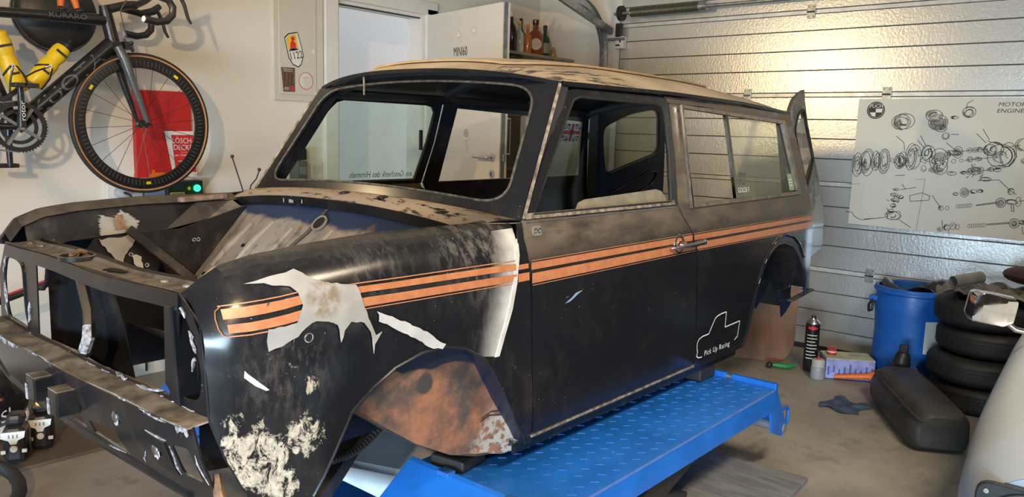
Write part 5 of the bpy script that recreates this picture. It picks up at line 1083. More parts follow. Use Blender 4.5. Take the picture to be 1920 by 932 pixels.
m = MB(); m.tube([ck+V(0, .13, 0), ck+V(-.003, .135, -.09), ck+V(0, .14, -.172)], [.017, .013, .011], 10); m.build('crank_arm', P('crank_black', (.03, .03, .032), .25), bike, True)
m = MB(); m.box(ck+V(-.005, .18, -.17), (.09, .06, .018)); m.build('pedal', M_blk, bike, bevel=.004)
# chain, derailleur
m = MB(); m.tube([ck+V(-.01, .002, .104), bp(.75, 1.475, -.05)], .004, 6); m.tube([ck+V(-.01, .002, -.104), bp(.78, 1.36, -.05)], .004, 6); m.build('chain', M_greyplast, bike)
m = MB(); m.box(bp(1.17, 1.53, -.04), (.05, .025, .03)); m.box(bp(1.19, 1.55, -.05), (.09, .012, .02), Matrix.Rotation(-.7, 3, 'Y')); m.build('front_derailleur', M_blk, bike, bevel=.003)
# brake, cockpit
m = MB(); m.box(bp(1.685, 1.80, -.01), (.025, .05, .035)); m.tube([bp(1.67, 1.83, -.025), bp(1.685, 1.80, -.03), bp(1.712, 1.775, -.03)], .006, 8); m.tube([bp(1.70, 1.82, -.03), bp(1.712, 1.78, -.03)], .005, 8); m.ellipsoid(bp(1.702, 1.812, -.034), (.010, .008, .010)); m.build('front_brake', M_blk, bike, True)
m = MB(); m.tube([bp(1.685, 1.83, -.03), bp(1.675, 1.87, -.03), bp(1.655, 1.95, -.04), bp(1.68, 2.0, -.05)], .0025, 6); m.build('brake_cable', M_blk, bike, True)
m = MB(); m.tube([bp(1.62, 1.955), bp(1.70, 1.985), bp(1.745, 1.99)], [.020, .018, .020], 12); m.build('stem', M_blk, bike, True)
m = MB(); m.tube([bp(1.60, 1.97), bp(1.608, 1.93)], .022, 12); m.build('spacer_stack', M_blk, bike, True)
for s_ in (-1, 1):
    yb = s_*.21
    m = MB(); m.tube([bp(1.745, 1.99, 0), bp(1.745, 1.992, s_*.12), bp(1.76, 1.992, yb-.02*s_), bp(1.80, 1.990, yb), bp(1.85, 1.985, yb)], .0155, 10)
    hb = [bp(1.85, 1.985, yb), bp(1.895, 1.975, yb), bp(1.915, 1.945, yb), bp(1.912, 1.91, yb), bp(1.885, 1.882, yb), bp(1.84, 1.872, yb), bp(1.785, 1.878, yb)]
    if s_ < 0: hb = [p+V(-.10, 0, .028) for p in hb]; m = MB(); m.tube([bp(1.745, 1.99, 0), bp(1.735, 2.0, -.12), bp(1.73, 2.015, yb+.02), hb[0]], .0155, 10)
    m.tube(hb, .0165, 10); m.ellipsoid(hb[-1], (.006, .016, .016)); hbo = m.build('handlebar_drop', M_blk, bike, True)
    MB().lathe([(.014, 0), (.012, .004)], hb[-1]+V(-.004, 0, 0), (-1, 0, .06), 14).build('bar_plug', M_paper, hbo, True)
    m = MB(); h0 = hb[1]+V(.0, 0, .006); m.tube([h0+V(-.03, 0, .0), h0+V(.03, 0, .02), h0+V(.065, 0, .05)], [.018, .019, .014], 10); m.tube([h0+V(.055, 0, .02), h0+V(.075, 0, -.02), h0+V(.088, -.004, -.075), h0+V(.102, -.006, -.10)], [.010, .009, .008, .006], 8); m.build('brake_lever', M_blk, hbo, True)
# saddle (out of the picture) keeps the bicycle whole
m = MB(); m.tube([bp(1.06, 1.89), bp(1.03, 2.02)], .014, 10); m.build('seat_post', M_carbon, bike, True); m = MB(); m.ellipsoid(bp(1.02, 2.035), (.13, .065, .02)); m.build('saddle', M_blk, bike, True)
m = MB(); m.tube([bp(1.02, 1.885), bp(1.02, 1.875, .40)], .015, 8); m.box(bp(1.02, 1.875, .40), (.10, .02, .16)); m.build('wall_hook', M_blk, bike)
# bottles and cages
def wbottle(a, b, label, s):
    a, b = bp(*a, -.012), bp(*b, -.012); ax = (b-a).normalized(); L_ = (b-a).length; t = thing('water_bottle', a, label, 'water bottle', 'yellow bottles on the bicycle')
    MB().lathe([(.030, 0), (.0365, .008), (.0365, L_*.50), (.032, L_*.55), (.032, L_*.60), (.0365, L_*.65), (.0365, L_*.82), (.030, L_*.90)], a, ax, 28).build('bottle_body', M_yellow, t, True)
    MB().lathe([(.033, L_*.88), (.033, L_*.95), (.026, L_*.97), (.012, L_*.98), (.012, L_*1.06), (.008, L_*1.08)], a, ax, 24).build('bottle_cap', M_blk if s else M_yellow, t, True)
    sidev = ax.cross(V(0, 1, 0)); n_ = V(0, -1, 0)
    for q, w_ in ((L_*.74, .05), (L_*.3, .03)):
        p = a+ax*q+n_*.0372; MB().box(p, (w_, .002, .010), Matrix((sidev, n_, ax)).transposed()).build('bottle_print', M_blk, t)
    cg_ = MB(); r = .0385
    def cp(h, an): return a+ax*h+(sidev*math.sin(an)+n_*math.cos(an))*r
    cg_.tube([cp(L_*.02, -1.4), cp(L_*.25, -1.0), cp(L_*.40, -.3), cp(L_*.42, .3), cp(L_*.34, 1.0), cp(L_*.30, 1.5)], .0045, 6); cg_.tube([cp(L_*.02, 1.4), cp(L_*.2, .8), cp(L_*.40, .1)], .004, 6)
    cg_.build('bottle_cage', M_blk, bike, True)
    p = a+ax*L_*.40+n_*.041; text('cage_letter', 'A', M_paper, t, lambda x, y: p+sidev*(x-.012)+ax*(y-.012), .04)
wbottle((1.285, 1.60), (1.435, 1.785), 'yellow water bottle with black cap above the bicycle down tube', 1); wbottle((1.236, 1.565), (1.165, 1.815), 'yellow water bottle with yellow cap on the bicycle seat tube', 0)
# hat-like black reel and toy legs behind the bicycle
hm = thing('round_bag', (1.45, 4.05, 1.7), 'black round padded bag hanging behind the bicycle top tube', 'bag')
MB().lathe([(0, -.07), (.14, -.07), (.165, -.05), (.172, 0), (.165, .05), (.14, .07), (0, .07)], (1.47, 4.0, 1.93), (0.15, 1, 0), 40).build('body', M_blk, hm, True)
MB().lathe([(.172, -.012), (.176, 0), (.172, .012)], (1.47, 4.0, 1.93), (.15, 1, 0), 40, cap=False).build('zip_band', M_greyplast, hm, True)
ty = thing('toy_figure', (1.43, 3.74, 1.9), 'small toy with orange trouser legs and black shoes on the bicycle top tube', 'toy')
for dx in (-.022, .022):
    l_ = MB().tube([bp(1.435+dx*.7, 2.03, -.03), bp(1.435+dx*1.2, 1.975, -.035), bp(1.437+dx*1.5, 1.935, -.04)], [.018, .015, .012], 10).build('leg', M_orange, ty, True); MB().ellipsoid(bp(1.445+dx*1.5, 1.926, -.045), (.019, .014, .010)).build('shoe', M_blk, ty, True)
MB().ellipsoid(bp(1.435, 2.075, -.03), (.032, .025, .05)).build('torso', M_orange, ty, True)
# ------------------------------------------------------------ poster on the sectional door
K = .938
po = thing('engine_poster', (XD-.03, .6, .85), 'cream exploded-view engine poster on the sectional garage door', 'poster')
def pp(a, b, t=0):   # a: metres to the right along the door, b: height relative to the eye at the far plane
    y = (1.691-a)*K; return Vector((XD-.012-t-.004*math.sin(a*5), y, H+b*K))
m = MB(); m.grid(lambda a, b: pp(a-.035*(.292-b)*(-1)*0+ (0 if True else 0), b+(-.012*a if b < 0 else 0)), [1.25*i/20 for i in range(21)], [-.535, -.25, 0, .292]); m.build('sheet', M_poster, po, solid=.0006, offset=-1)
def ink(name, pts, w, mat=M_ink, closed=False, t=.0016):
    m = MB(); pts = [Vector(p) for p in pts]; n = len(pts)
    for i in range(n if closed else n-1):
        p, q = pts[i], pts[(i+1) % n]; d = q-p
        if d.length < 1e-6: continue
        nn = Vector((-d.y, d.x)).normalized()*w/2; m.add([pp(p.x+nn.x, p.y+nn.y, t), pp(q.x+nn.x, q.y+nn.y, t), pp(q.x-nn.x, q.y-nn.y, t), pp(p.x-nn.x, p.y-nn.y, t)], [(0, 1, 2, 3)])
    return m
def join(name, ms, mat):
    a = MB()
    for q in ms: a.add(q.v, q.f)
    return a.build(name, mat, po)
el = lambda cx_, cy_, rx, ry, n=22, a0=0, a1=2*math.pi: [(cx_+rx*math.cos(a0+(a1-a0)*i/n), cy_+ry*math.sin(a0+(a1-a0)*i/n)) for i in range(n if a1-a0 > 6.2 else n+1)]
def disc(cx_, cy_, rx, ry, t=.0014, n=26):
    m = MB(); m.add([pp(x, y, t) for x, y in el(cx_, cy_, rx, ry, n)], [tuple(range(n))]); return m
# poster pixel helper: crop pixels (x, y) of the poster measured in a 990 px wide view -> sheet coordinates
def q_(x, y): return ((x-100)*.00119*1.0+ (y-80)*.00004, .292-(y-80)*.00118)
bx_, by_ = q_(192, 142)
join('badge_rim', [disc(bx_, by_, .056, .056)], M_ink); join('badge_ring', [disc(bx_, by_, .050, .050, .0018)], M_inkgrey); join('badge_dark', [disc(bx_, by_, .046, .046, .0022)], M_ink)
m1 = MB(); m1.add([pp(bx_-.036, by_-.014, .0026), pp(bx_, by_-.014, .0026), pp(bx_, by_-.042, .0026), pp(bx_-.022, by_-.036, .0026)], [(0, 1, 2, 3)]); m1.add([pp(bx_, by_+.010, .0026), pp(bx_+.042, by_+.010, .0026), pp(bx_+.038, by_-.014, .0026), pp(bx_, by_-.014, .0026)], [(0, 1, 2, 3)]); m1.build('badge_quarters', M_paper, po)
text('poster_lettering', 'PUCH', M_paper, po, lambda x, y: pp(bx_-.040+x, by_+.016+y, .003), .032, sx=.98)
for s_, (x, y) in (('MOTOR 50 CC 3-GANG', (770, 120)), ('ENGINE 50 CC 3-SPEED', (766, 152))):
    a, b = q_(x, y); text('poster_lettering', s_, M_ink, po, lambda u, v: pp(a+u, b+v, .002), .034, sx=1.15, shear=.15)
a, b = q_(745, 808); text('poster_lettering', 'STEYR DAIMLER PUCH A.G. GRAZ', P('print_blue', (.12, .14, .25), .6), po, lambda u, v: pp(a+u, b+v, .002), .016, sx=1.0)
Ls = []
def ring(x, y, rx, ry, w=.003, k=.00118):
    Ls.append(ink('r', el(*q_(x, y), rx*k, ry*k), w, closed=True))
    if rx > 11:
        for j_ in range(2+int(rx/14)):
            a0_ = random.uniform(0, 6); f1 = random.uniform(.35, .88); Ls.append(ink('r', el(*q_(x, y), rx*k*f1, ry*k*f1, 10, a0_, a0_+random.uniform(1.2, 3.4)), random.choice((.0022, .0032, .005))))
def line(pts, w=.003): Ls.append(ink('l', [q_(*p) for p in pts], w))
line([(60, 560), (462, 505), (432, 790)], .002); line([(590, 755), (590, 800)], .002)
for (x, y, rx, ry) in ((110, 445, 26, 66), (118, 450, 18, 48), (150, 430, 30, 60), (165, 430, 34, 75), (205, 420, 20, 55), (215, 420, 14, 50), (250, 420, 30, 68), (250, 420, 20, 52), (330, 415, 26, 42), (345, 405, 22, 40), (318, 408, 14, 20), (385, 390, 28, 72), (400, 390, 34, 66), (460, 365, 24, 40), (470, 370, 32, 42), (520, 400, 44, 60), (530, 440, 34, 38), (325, 205, 48, 40), (340, 200, 52, 42), (485, 170, 40, 30), (505, 205, 46, 40), (520, 235, 28, 18), (580, 178, 18, 8), (645, 150, 30, 28), (645, 155, 20, 20), (545, 275, 18, 18), (560, 370, 14, 20), (607, 358, 22, 30), (590, 362, 34, 14), (660, 345, 12, 12), (685, 343, 14, 12), (705, 340, 12, 12), (590, 405, 10, 10), (625, 400, 8, 8), (665, 392, 14, 14), (700, 388, 16, 10), (750, 340, 30, 28), (770, 335, 40, 36), (800, 370, 60, 60), (830, 360, 36, 60), (690, 450, 28, 20), (665, 455, 12, 16), (715, 447, 14, 18), (760, 440, 16, 10), (790, 440, 16, 10), (450, 450, 12, 16), (585, 468, 22, 10), (640, 462, 14, 8), (890, 310, 32, 30), (930, 305, 22, 34), (960, 300, 30, 30), (940, 380, 26, 36), (940, 380, 10, 12), (905, 390, 18, 14), (650, 565, 20, 24), (610, 575, 12, 8), (690, 557, 16, 10), (720, 552, 14, 8), (815, 605, 22, 24), (890, 595, 12, 24), (860, 598, 26, 12), (880, 705, 22, 24), (915, 697, 16, 10), (545, 655, 12, 12), (575, 652, 8, 10), (580, 755, 16, 16), (608, 745, 14, 18), (630, 748, 8, 14), (548, 768, 14, 10), (310, 715, 38, 22), (320, 570, 16, 6), (312, 600, 20, 8), (318, 630, 22, 8), (345, 610, 16, 10), (310, 660, 16, 10), (300, 690, 18, 8), (740, 490, 26, 10), (855, 545, 14, 16), (292, 412, 8, 10)): ring(x, y, rx, ry, .0035 if rx > 20 else .0028)
for i in range(9):
    ring(620+i*9, 640-i*1.5, 5, 10, .002) if i < 8 else None; ring(680+i*9, 738-i*1.5, 5, 10, .002)
for p_ in ([(705, 630), (800, 608)], [(706, 626), (800, 603)], [(890, 592), (990, 574)], [(760, 725), (860, 707)], [(760, 720), (860, 702)], [(900, 702), (990, 684)], [(60, 715), (95, 715), (110, 738), (150, 755), (225, 738), (275, 728)], [(160, 748), (245, 735)], [(345, 735), (405, 772)], [(345, 570), (420, 553)], [(500, 590), (545, 655)], [(390, 600), (450, 580), (490, 595), (485, 618), (395, 630), (390, 600)], [(280, 700), (345, 690), (355, 715), (340, 735), (285, 735), (280, 700)], [(305, 280), (345, 315), (352, 360)], [(425, 275), (455, 330)], [(412, 300), (450, 345)], [(712, 235), (745, 290)], [(685, 258), (730, 305)], [(735, 295), (850, 330), (868, 370), (840, 420), (760, 420)], [(550, 310), (600, 350)], [(310, 495), (360, 490)], [(550, 380), (580, 365)], [(620, 352), (740, 335)], [(640, 398), (760, 378)], [(620, 462), (800, 435)], [(840, 320), (880, 312)], [(705, 500), (800, 490), (850, 540), (880, 560)], [(630, 130), (635, 105), (660, 88)], [(560, 760), (555, 720)], [(860, 610), (865, 645), (875, 645), (870, 608)], [(915, 720), (920, 755), (930, 752), (925, 715)], [(935, 668), (940, 660)], [(720, 500), (725, 475)], [(350, 540), (365, 565)], [(570, 265), (605, 265)], [(285, 215), (330, 250), (300, 210), (320, 195)]): line(p_, .0035)
for i in range(7): line([(462+i*3, 195+i*7), (552-i*2, 190+i*8)], .0022)
for k in range(22):
    a = 2*math.pi*k/22; line([(250+21*math.cos(a), 420+54*math.sin(a)), (250+30*math.cos(a), 420+68*math.sin(a))], .0025)
for x, y, n in ((330, 410, 10), (520, 430, 18), (470, 380, 10), (390, 390, 6), (800, 380, 10), (120, 450, 12), (310, 650, 12), (690, 450, 8)):
    for _ in range(n): ax_, ay_ = x+random.uniform(-34, 34), y+random.uniform(-40, 40); line([(ax_, ay_), (ax_+random.uniform(-16, 16), ay_+random.uniform(-16, 16))], .004)
join('printed_diagram', Ls, M_ink)['kind'] = 'stuff'
sd_ = []
for x, y, rx, ry in ((90, 430, 10, 40), (470, 160, 30, 20), (500, 215, 36, 26), (525, 385, 34, 26), (510, 455, 38, 18), (690, 448, 20, 15), (815, 605, 16, 18), (880, 705, 16, 18), (655, 565, 14, 16), (310, 215, 22, 30), (935, 305, 20, 24), (605, 360, 14, 20), (150, 450, 12, 42)): sd_.append(disc(*q_(x, y), rx*.00118, ry*.00118, .0010, 16))
join('printed_shading', sd_, P('print_mid', (.34, .31, .27), .6))['kind'] = 'stuff'
for x, y in ((116, 84), (835, 88)): MB().lathe([(.006, 0), (.005, .003)], pp(*q_(x, y), .001), (-1, 0, 0), 10).build('pin', M_white, po)
# ------------------------------------------------------------ floor things near the sectional door
br = thing('blue_barrel', (5.0, 1.12, 0), 'blue plastic barrel with white label by the sectional door', 'barrel')
BX, BY = 4.965, 1.11
MB().lathe([(.19, .0), (.197, .015), (.200, .12), (.197, .30), (.205, .40), (.210, .46), (.204, .505), (.204, .515), (.212, .52), (.212, .545), (.203, .55), (.195, .545), (.192, .45), (.185, .05), (0, .04)], (BX, BY, .002), n=48).build('body', M_blueplastic, br, True)
MB().lathe([(.214, .515), (.219, .52), (.219, .53), (.214, .535)], (BX, BY, .002), n=48, closed=True).build('rim_band', M_blueplastic, br, True)
dv = V(-.45, .89, 0); m = MB(); hp = V(BX, BY, .44)+dv*.2; m.box(hp+V(0, 0, .03)+dv*.015, (.05, .05, .03)); m.build('handle_lug', M_blueplastic, br, bevel=.004)
m = MB(); m.tube([hp+dv*.02+V(-.02, 0, .02), hp+dv*.035+V(-.03, 0, -.01), hp+dv*.035+V(-.02, 0, -.05), hp+dv*.03+V(.02, 0, -.05), hp+dv*.025+V(.025, 0, .01)], .008, 8, closed=True); m.build('handle', M_blk, br, True)
m = MB(); m.grid(lambda a, z: V(BX+.2055*math.cos(a), BY+.2055*math.sin(a), z), [math.radians(212+40*i/8) for i in range(9)], [.20, .30, .385]); m.build('white_label', M_paper, br, True)
m = MB(); m.grid(lambda a, z: V(BX+.2075*math.cos(a), BY+.2075*math.sin(a), z), [math.radians(232+2*i/2) for i in range(3)], [.365, .378]); m.build('label_mark', M_ink, br)
bg = thing('bin_liner', (BX, BY, .45), 'dark crumpled liner bag showing inside the blue barrel', 'bag')
m = MB(); m.grid(lambda r, a: V(BX+r*math.cos(a), BY+r*math.sin(a), .50+.045*math.sin(a*3+r*20)*(r/.17)-.03*(1-r/.17)+.03), [.01, .06, .11, .15, .178], [2*math.pi*i/30 for i in range(31)]); m.build('liner', P('liner_black', (.02, .02, .03), .3), bg, True, solid=.003)
# tyres
bike.location.z += DZ
for _n in [o for o in bpy.data.objects if o.name.startswith(('water_bottle', 'toy_figure', 'round_bag'))]: _n.location.z += DZ
TXY = (4.70, .69)
def tyre(z, dx, dy, label, rot=0):
    x, y = TXY[0]+dx, TXY[1]+dy; t = thing('car_tyre', (x, y, z), label, 'tyre', 'stack of car tyres')
    MB().lathe([(.150, .010), (.175, .004), (.205, .004), (.232, .016), (.243, .030), (.246, .040), (.246, .105), (.243, .115), (.232, .129), (.205, .141), (.175, .141), (.150, .135), (.143, .125), (.150, .118), (.19, .110), (.205, .0725), (.19, .035), (.150, .027), (.143, .020)], (x, y, z), n=64, closed=True).build('carcass', P('old_tyre', (.012, .012, .0125), .62, bump=.25, bscale=160), t, True)
    for h in (.046, .064, .082, .100): MB().lathe([(.2455, h-.004), (.2478, h-.003), (.2478, h+.003), (.2455, h+.004)], (x, y, z), n=64).build('tread_rib', P('tyre_rib', (.010, .010, .0105), .7), t, True)
    return t
tyre(.002, .0, .0, 'bottom tyre of the stack, standing on the floor'); tyre(.148, -.02, .015, 'second tyre from the floor in the stack'); tyre(.294, .015, -.01, 'third tyre from the floor in the stack'); tyre(.440, -.01, .005, 'top tyre of the stack, under the crumpled sheet')
z0 = .583
cs = thing('crumpled_sheet', (4.8, .85, z0), 'crumpled grey plastic sheet lying on the tyre stack', 'sheet')
random.seed(11)
def crump(a, b): return V(4.47+.46*a+.02*math.sin(b*9), .90-.46*b+.02*math.sin(a*7), z0+.012+.022*abs(math.sin(a*9+b*5))+.028*abs(math.sin(b*11-a*4)))
m = MB(); m.grid(crump, [i/22 for i in range(23)], [i/22 for i in range(23)]); m.build('sheet', P('grimy_sheet', (.13, .115, .095), .45, var=.6, scale=11), cs, solid=.002)
pi_ = thing('metal_pipe', (4.7, .9, z0), 'short galvanised pipe lying on the tyre stack', 'pipe')
MB().lathe([(.030, 0), (.030, .17), (.026, .17), (.026, .0)], (4.48, .83, z0+.095), (.75, -.55, .12), 24, closed=True).build('pipe', P('pipe_zinc', (.35, .34, .31), .35, .7), pi_, True)
cw = thing('brown_cover', (4.98, .7, z0), 'dark reddish brown rounded cover on the tyre stack', 'cover')
m = MB(); m.ellipsoid((4.82, .52, z0+.125), (.13, .15, .05)); m.build('cover', P('oxide_brown', (.045, .018, .014), .5), cw, True)
# black plastic tank lying on its side
tk = thing('black_tank', (4.1, .95, 0), 'long black plastic tank with a moulded seam lying on the floor', 'tank')
ta, tb = V(4.48, 1.06, 0), V(3.80, .68, 0); td = (tb-ta).normalized(); tn = V(-td.y, td.x, 0); TL = (tb-ta).length
prof = rnd([(-.12, .004), (.12, .004), (.135, .06), (.13, .15), (.09, .20), (-.08, .20), (-.135, .13), (-.135, .05)], .035)
def tank(sc_, dz=0): return [(a*sc_, (b-.1)*sc_+.1) for a, b in prof]
secs = [(0, .72), (.02, .86), (.07, .97), (.3, 1.0), (.7, 1.0), (.93, .97), (.98, .86), (1.0, .72)]; m = MB(); n = len(prof)
m.add([ta+td*TL*t+tn*a+V(0, 0, max(.003, b)) for t, s_ in secs for a, b in tank(s_)], [(i*n+k, i*n+(k+1) % n, (i+1)*n+(k+1) % n, (i+1)*n+k) for i in range(len(secs)-1) for k in range(n)]+[tuple(range(n-1, -1, -1)), tuple(range((len(secs)-1)*n, len(secs)*n))])
m.build('body', M_blk_tex, tk, True)
m = MB(); m.tube([ta+td*TL*t+tn*(-.118*s_)+V(0, 0, .165*s_+.1*(1-s_)) for t, s_ in secs], .007, 6); m.build('moulded_seam', M_blk_tex, tk, True)
m = MB(); m.tube([ta+td*TL*.98+tn*x+V(0, 0, .10) for x in (-.11, .11)], .006, 6); m.build('moulded_seam', M_blk_tex, tk, True)
# cans, carton, tape, funnel, cloth, torch
def can(x, y, h, r, label, kind):
    c = thing('spray_can', (x, y, 0), label, 'can'); z = .002
    if kind == 0:
        MB().lathe([(r*.96, 0), (r, .006), (r, h*.86)], (x, y, z), n=24).build('body', P('can_black', (.012, .012, .014), .3), c, True); MB().lathe([(r, h*.86), (r*.98, h*.87), (r*.55, h*.93), (r*.5, h*.94), (r*.5, h*.96)], (x, y, z), n=24).build('shoulder', M_alu, c, True); MB().lathe([(r*.35, h*.96), (r*.33, h)], (x, y, z), n=14).build('nozzle', M_blk, c, True)
        f_ = math.atan2(-y, -x)
        m = MB(); m.grid(lambda a, q: V(x+r*1.015*math.cos(f_+a), y+r*1.015*math.sin(f_+a), z+h*.79+.010*math.sin(math.acos(max(-1, min(1, a/.75))))*q), [-.7+1.4*i/10 for i in range(11)], [-1, 1]); m.build('red_oval', M_print_red, c)
        for i in range(8):
            m = MB(); zz = z+h*(.66-.06*i); m.grid(lambda a, q: V(x+r*1.015*math.cos(f_+a), y+r*1.015*math.sin(f_+a), zz+q*.0025), [-.75+(1.5-.25*(i % 3 == 2))*k/8 for k in range(9)], [-1, 1]); m.build('print_line', M_white, c)
    else:
        MB().lathe([(r*.96, 0), (r, .004), (r, h*.62), (r*.9, h*.66)], (x, y, z), n=24).build('body', P('can_grey', (.42, .43, .46), .3, .3), c, True); MB().lathe([(r*.92, h*.64), (r*.92, h*.92), (r*.7, h)], (x, y, z), n=24).build('clear_cap', M_clearb, c, True); MB().lathe([(r*.25, h), (r*.25, h*1.1), (0, h*1.12)], (x, y, z), n=12).build('red_nozzle', M_print_red, c, True)
can(4.70, 1.585, .335, .041, 'tall black spray can with red oval and white print lines', 0); can(4.56, 1.49, .115, .040, 'short grey can with clear cap in front of the tall black can', 1)
bx = thing('glove_carton', (4.75, 1.38, 0), 'lilac cardboard carton with yellow-green lid beside the barrel', 'carton')
R_ = Matrix.Rotation(-1.02, 3, 'Z'); bc = V(4.735, 1.385, 0)
MB().box(bc+V(0, 0, .062), (.27, .17, .118), R_).build('body', M_lilac, bx, bevel=.003); MB().box(bc+V(0, 0, .1225), (.268, .168, .003), R_).build('lid_print', M_yg, bx); MB().box(bc+R_@V(.05, .02, 0)+V(0, 0, .1245), (.06, .05, .001), R_).build('lid_mark', P('grey_lilac', (.33, .35, .42), .5), bx)
for i in range(9): MB().box(bc+R_@V(-.12+.03*i, -.0855, 0)+V(0, 0, .05+.012*math.sin(i*2)), (.010, .001, .05+.012*math.sin(i*5)), R_).build('print_bar', P('violet_print', (.10, .12, .42), .5), bx)
tpx = thing('red_tape_roll', bc+V(-.05, .08, .124), 'red tape reel lying on the lilac carton', 'tape'); tc = bc+R_@V(-.085, .015, 0)+V(0, 0, .126)
MB().lathe([(.026, 0), (.026, .032), (.014, .032), (.014, 0)], tc, n=24, closed=True).build('roll', M_print_red, tpx, True); MB().lathe([(.0265, .012), (.0265, .02)], tc, n=24).build('paper_band', M_paper, tpx, True)
fu = thing('orange_funnel', (4.68, 1.33, 0), 'orange plastic funnel with long spout lying beside the black tank', 'funnel')
fa, fb_ = V(4.60, 1.405, .022), V(4.70, 1.18, .050); fd = (fb_-fa).normalized()
MB().lathe([(.010, 0), (.012, .0), (.017, .17), (.022, .19), (.045, .24), (.047, .26), (.044, .26), (.020, .195), (.014, .17)], fa, fd, 24, closed=True).build('funnel', M_orange, fu, True)
rg = thing('blue_cloth', (4.2, 1.16, 0), 'dark blue crumpled cloth on the concrete floor', 'cloth')
m = MB(); m.grid(lambda a, b: V(4.06+.20*a+.02*math.sin(b*8), 1.30-.19*b+.02*math.sin(a*6), .006+.016*abs(math.sin(a*7+b*4))*abs(math.sin(b*6+.5))), [i/14 for i in range(15)], [i/14 for i in range(15)]); m.build('cloth', M_rag, rg, True, solid=.003, offset=1)
tf = thing('handheld_torch', (4.62, 1.12, 0), 'black torch-shaped plastic fitting standing against the barrel', 'fitting')
MB().lathe([(.026, 0), (.030, .01), (.030, .13), (.034, .135), (.034, .145), (.046, .175), (.046, .185), (.040, .20), (.040, .215), (.030, .24)], (4.56, 1.065, .002), (.08, -.06, 1), 24).build('body', M_blk, tf, True); MB().box(V(4.58, 1.05, .262), (.03, .045, .05)).build('head', M_blk, tf, bevel=.008)
c2 = thing('oil_bottle', (4.6, 1.02, 0), 'small dark bottle with grey cap between tank and tyre stack', 'bottle')
MB().lathe([(.030, 0), (.032, .01), (.032, .10), (.022, .12), (.018, .125)], (4.63, 1.005, .002), n=20).build('body', M_darkglass, c2, True); MB().lathe([(.022, .12), (.022, .145), (.016, .15)], (4.63, 1.005, .002), n=16).build('cap', M_greyplast, c2, True); MB().lathe([(.0325, .03), (.0325, .08)], (4.63, 1.005, .002), n=20).build('paper_label', P('label_slate', (.06, .08, .11), .5), c2, True)
# plywood board and green tool
pl = thing('plywood_board', (4.75, 2.0, 0), 'reddish plywood board with rounded corners standing behind the rear wheel arch', 'board')
pa, pb = V(4.56, 2.20, 0), V(4.745, 1.73, 0); pd = (pb-pa).normalized(); pn = V(-pd.y, pd.x, 0)
m = MB(); m.prism(rnd([(-.03, .004), (.47, .004), (.53, .12), (.53, .55), (-.03, .55)], .07), lambda a, b, t: pa+pd*a+pn*(t-b*.08)+V(0, 0, b), -.008, .008); m.build('board', M_ply, pl)
gt_ = thing('green_handle_tool', (4.62, 1.72, 0), 'small tool with bright green handle on the floor by the plywood', 'tool')
m = MB(); m.tube([V(4.575, 1.765, .022), V(4.60, 1.72, .018), V(4.62, 1.685, .016), V(4.65, 1.655, .026)], [.012, .016, .015, .012], 10); m.build('handle', M_green, gt_, True); m = MB(); m.ellipsoid(V(4.565, 1.78, .020), (.022, .020, .018)); m.build('head', M_blk, gt_, True)
bd_ = thing('weathered_plank', (2.9, 1.2, 0), 'weathered grey board lying on the floor beside the lift', 'board')
fp = lambda x, y: (x*K, y*K)
m = MB(); m.prism([fp(3.263, 1.574), fp(3.305, 1.08), fp(3.06, 1.075), fp(2.60, 1.58)] if False else [fp(3.27, 1.60), fp(3.305, 1.08), fp(2.78, 1.06), fp(2.72, 1.60)], lambda a, b, t: V(a, b, t), .002, .022); m.build('board', M_board, bd_, bevel=.002)
# ------------------------------------------------------------ left floor: mat, boots, cables
mt = MB().box((1.0, 3.68, .006), (1.1, .70, .012), Matrix.Rotation(-.03, 3, 'Z')).build('door_mat', M_mat, None, bevel=.004); tag(mt, 'brown floor mat under the black boot bindings by the wall', 'mat')
def boot(x, y, lit, label):
    b = thing('binding_unit', (x, y, 0), label, 'binding', 'pair of black units on the brown mat'); z = .013; f_ = V(-.45, -.89, 0); sdv = V(.89, -.45, 0)
    R = Matrix((sdv, -f_, V(0, 0, 1))).transposed()
    m = MB(); m.box(V(x, y, z+.075), (.08, .11, .15), R); m.build('body', M_blk, b, bevel=.022)
    m = MB(); m.box(V(x, y, z+.165)-f_*.02, (.065, .08, .05), R); m.build('upper', M_blk, b, bevel=.018)
    fc = V(x, y, 0)+f_*.057
    m = MB(); m.prism([(-.042, .135), (.042, .135), (.038, .11), (.016, .10), (.010, .085), (-.010, .085), (-.016, .10), (-.038, .11)], lambda a, c, t: fc+sdv*a+V(0, 0, z+c)+f_*t, -.004, .004); m.build('white_visor', M_white, b)
    for dx in (-.014, 0, .014): MB().box(fc+sdv*dx+f_*.005+V(0, 0, z+.118), (.005, .002, .014), R).build('visor_mark', M_inkgrey, b)
    MB().lathe([(.014, 0), (.012, .006), (0, .009)], fc+V(0, 0, z+.065), f_, 18).build('front_lamp', M_white, b, True)
    for dx in (-.036, .036): MB().box(fc+sdv*dx+V(0, 0, z+.055), (.018, .008, .014), R).build('white_pad', M_white, b, bevel=.002)
    if lit: MB().ellipsoid(V(x, y, z+.198)+f_*.02, (.016, .016, .012)).build('orange_light', emit('orange_glow', (1.0, .28, .04), 22), b, True); MB().box(V(x, y, z+.18)+f_*.02, (.06, .04, .02), R).build('light_mount', M_blk, b, bevel=.006)
boot(1.035, 3.43, False, 'black unit with white visor and round front lamp, unlit on top'); boot(1.155, 3.50, True, 'black unit with white visor and glowing orange light on top')
hl2 = thing('black_helmet', (1.02, 3.8, 0), 'round black helmet with white stripes lying beside the lit unit on the mat', 'helmet')
m = MB(); m.ellipsoid((1.04, 3.80, .17), (.165, .15, .15)); m.build('shell', P('gloss_black', (.012, .012, .014), .2), hl2, True)
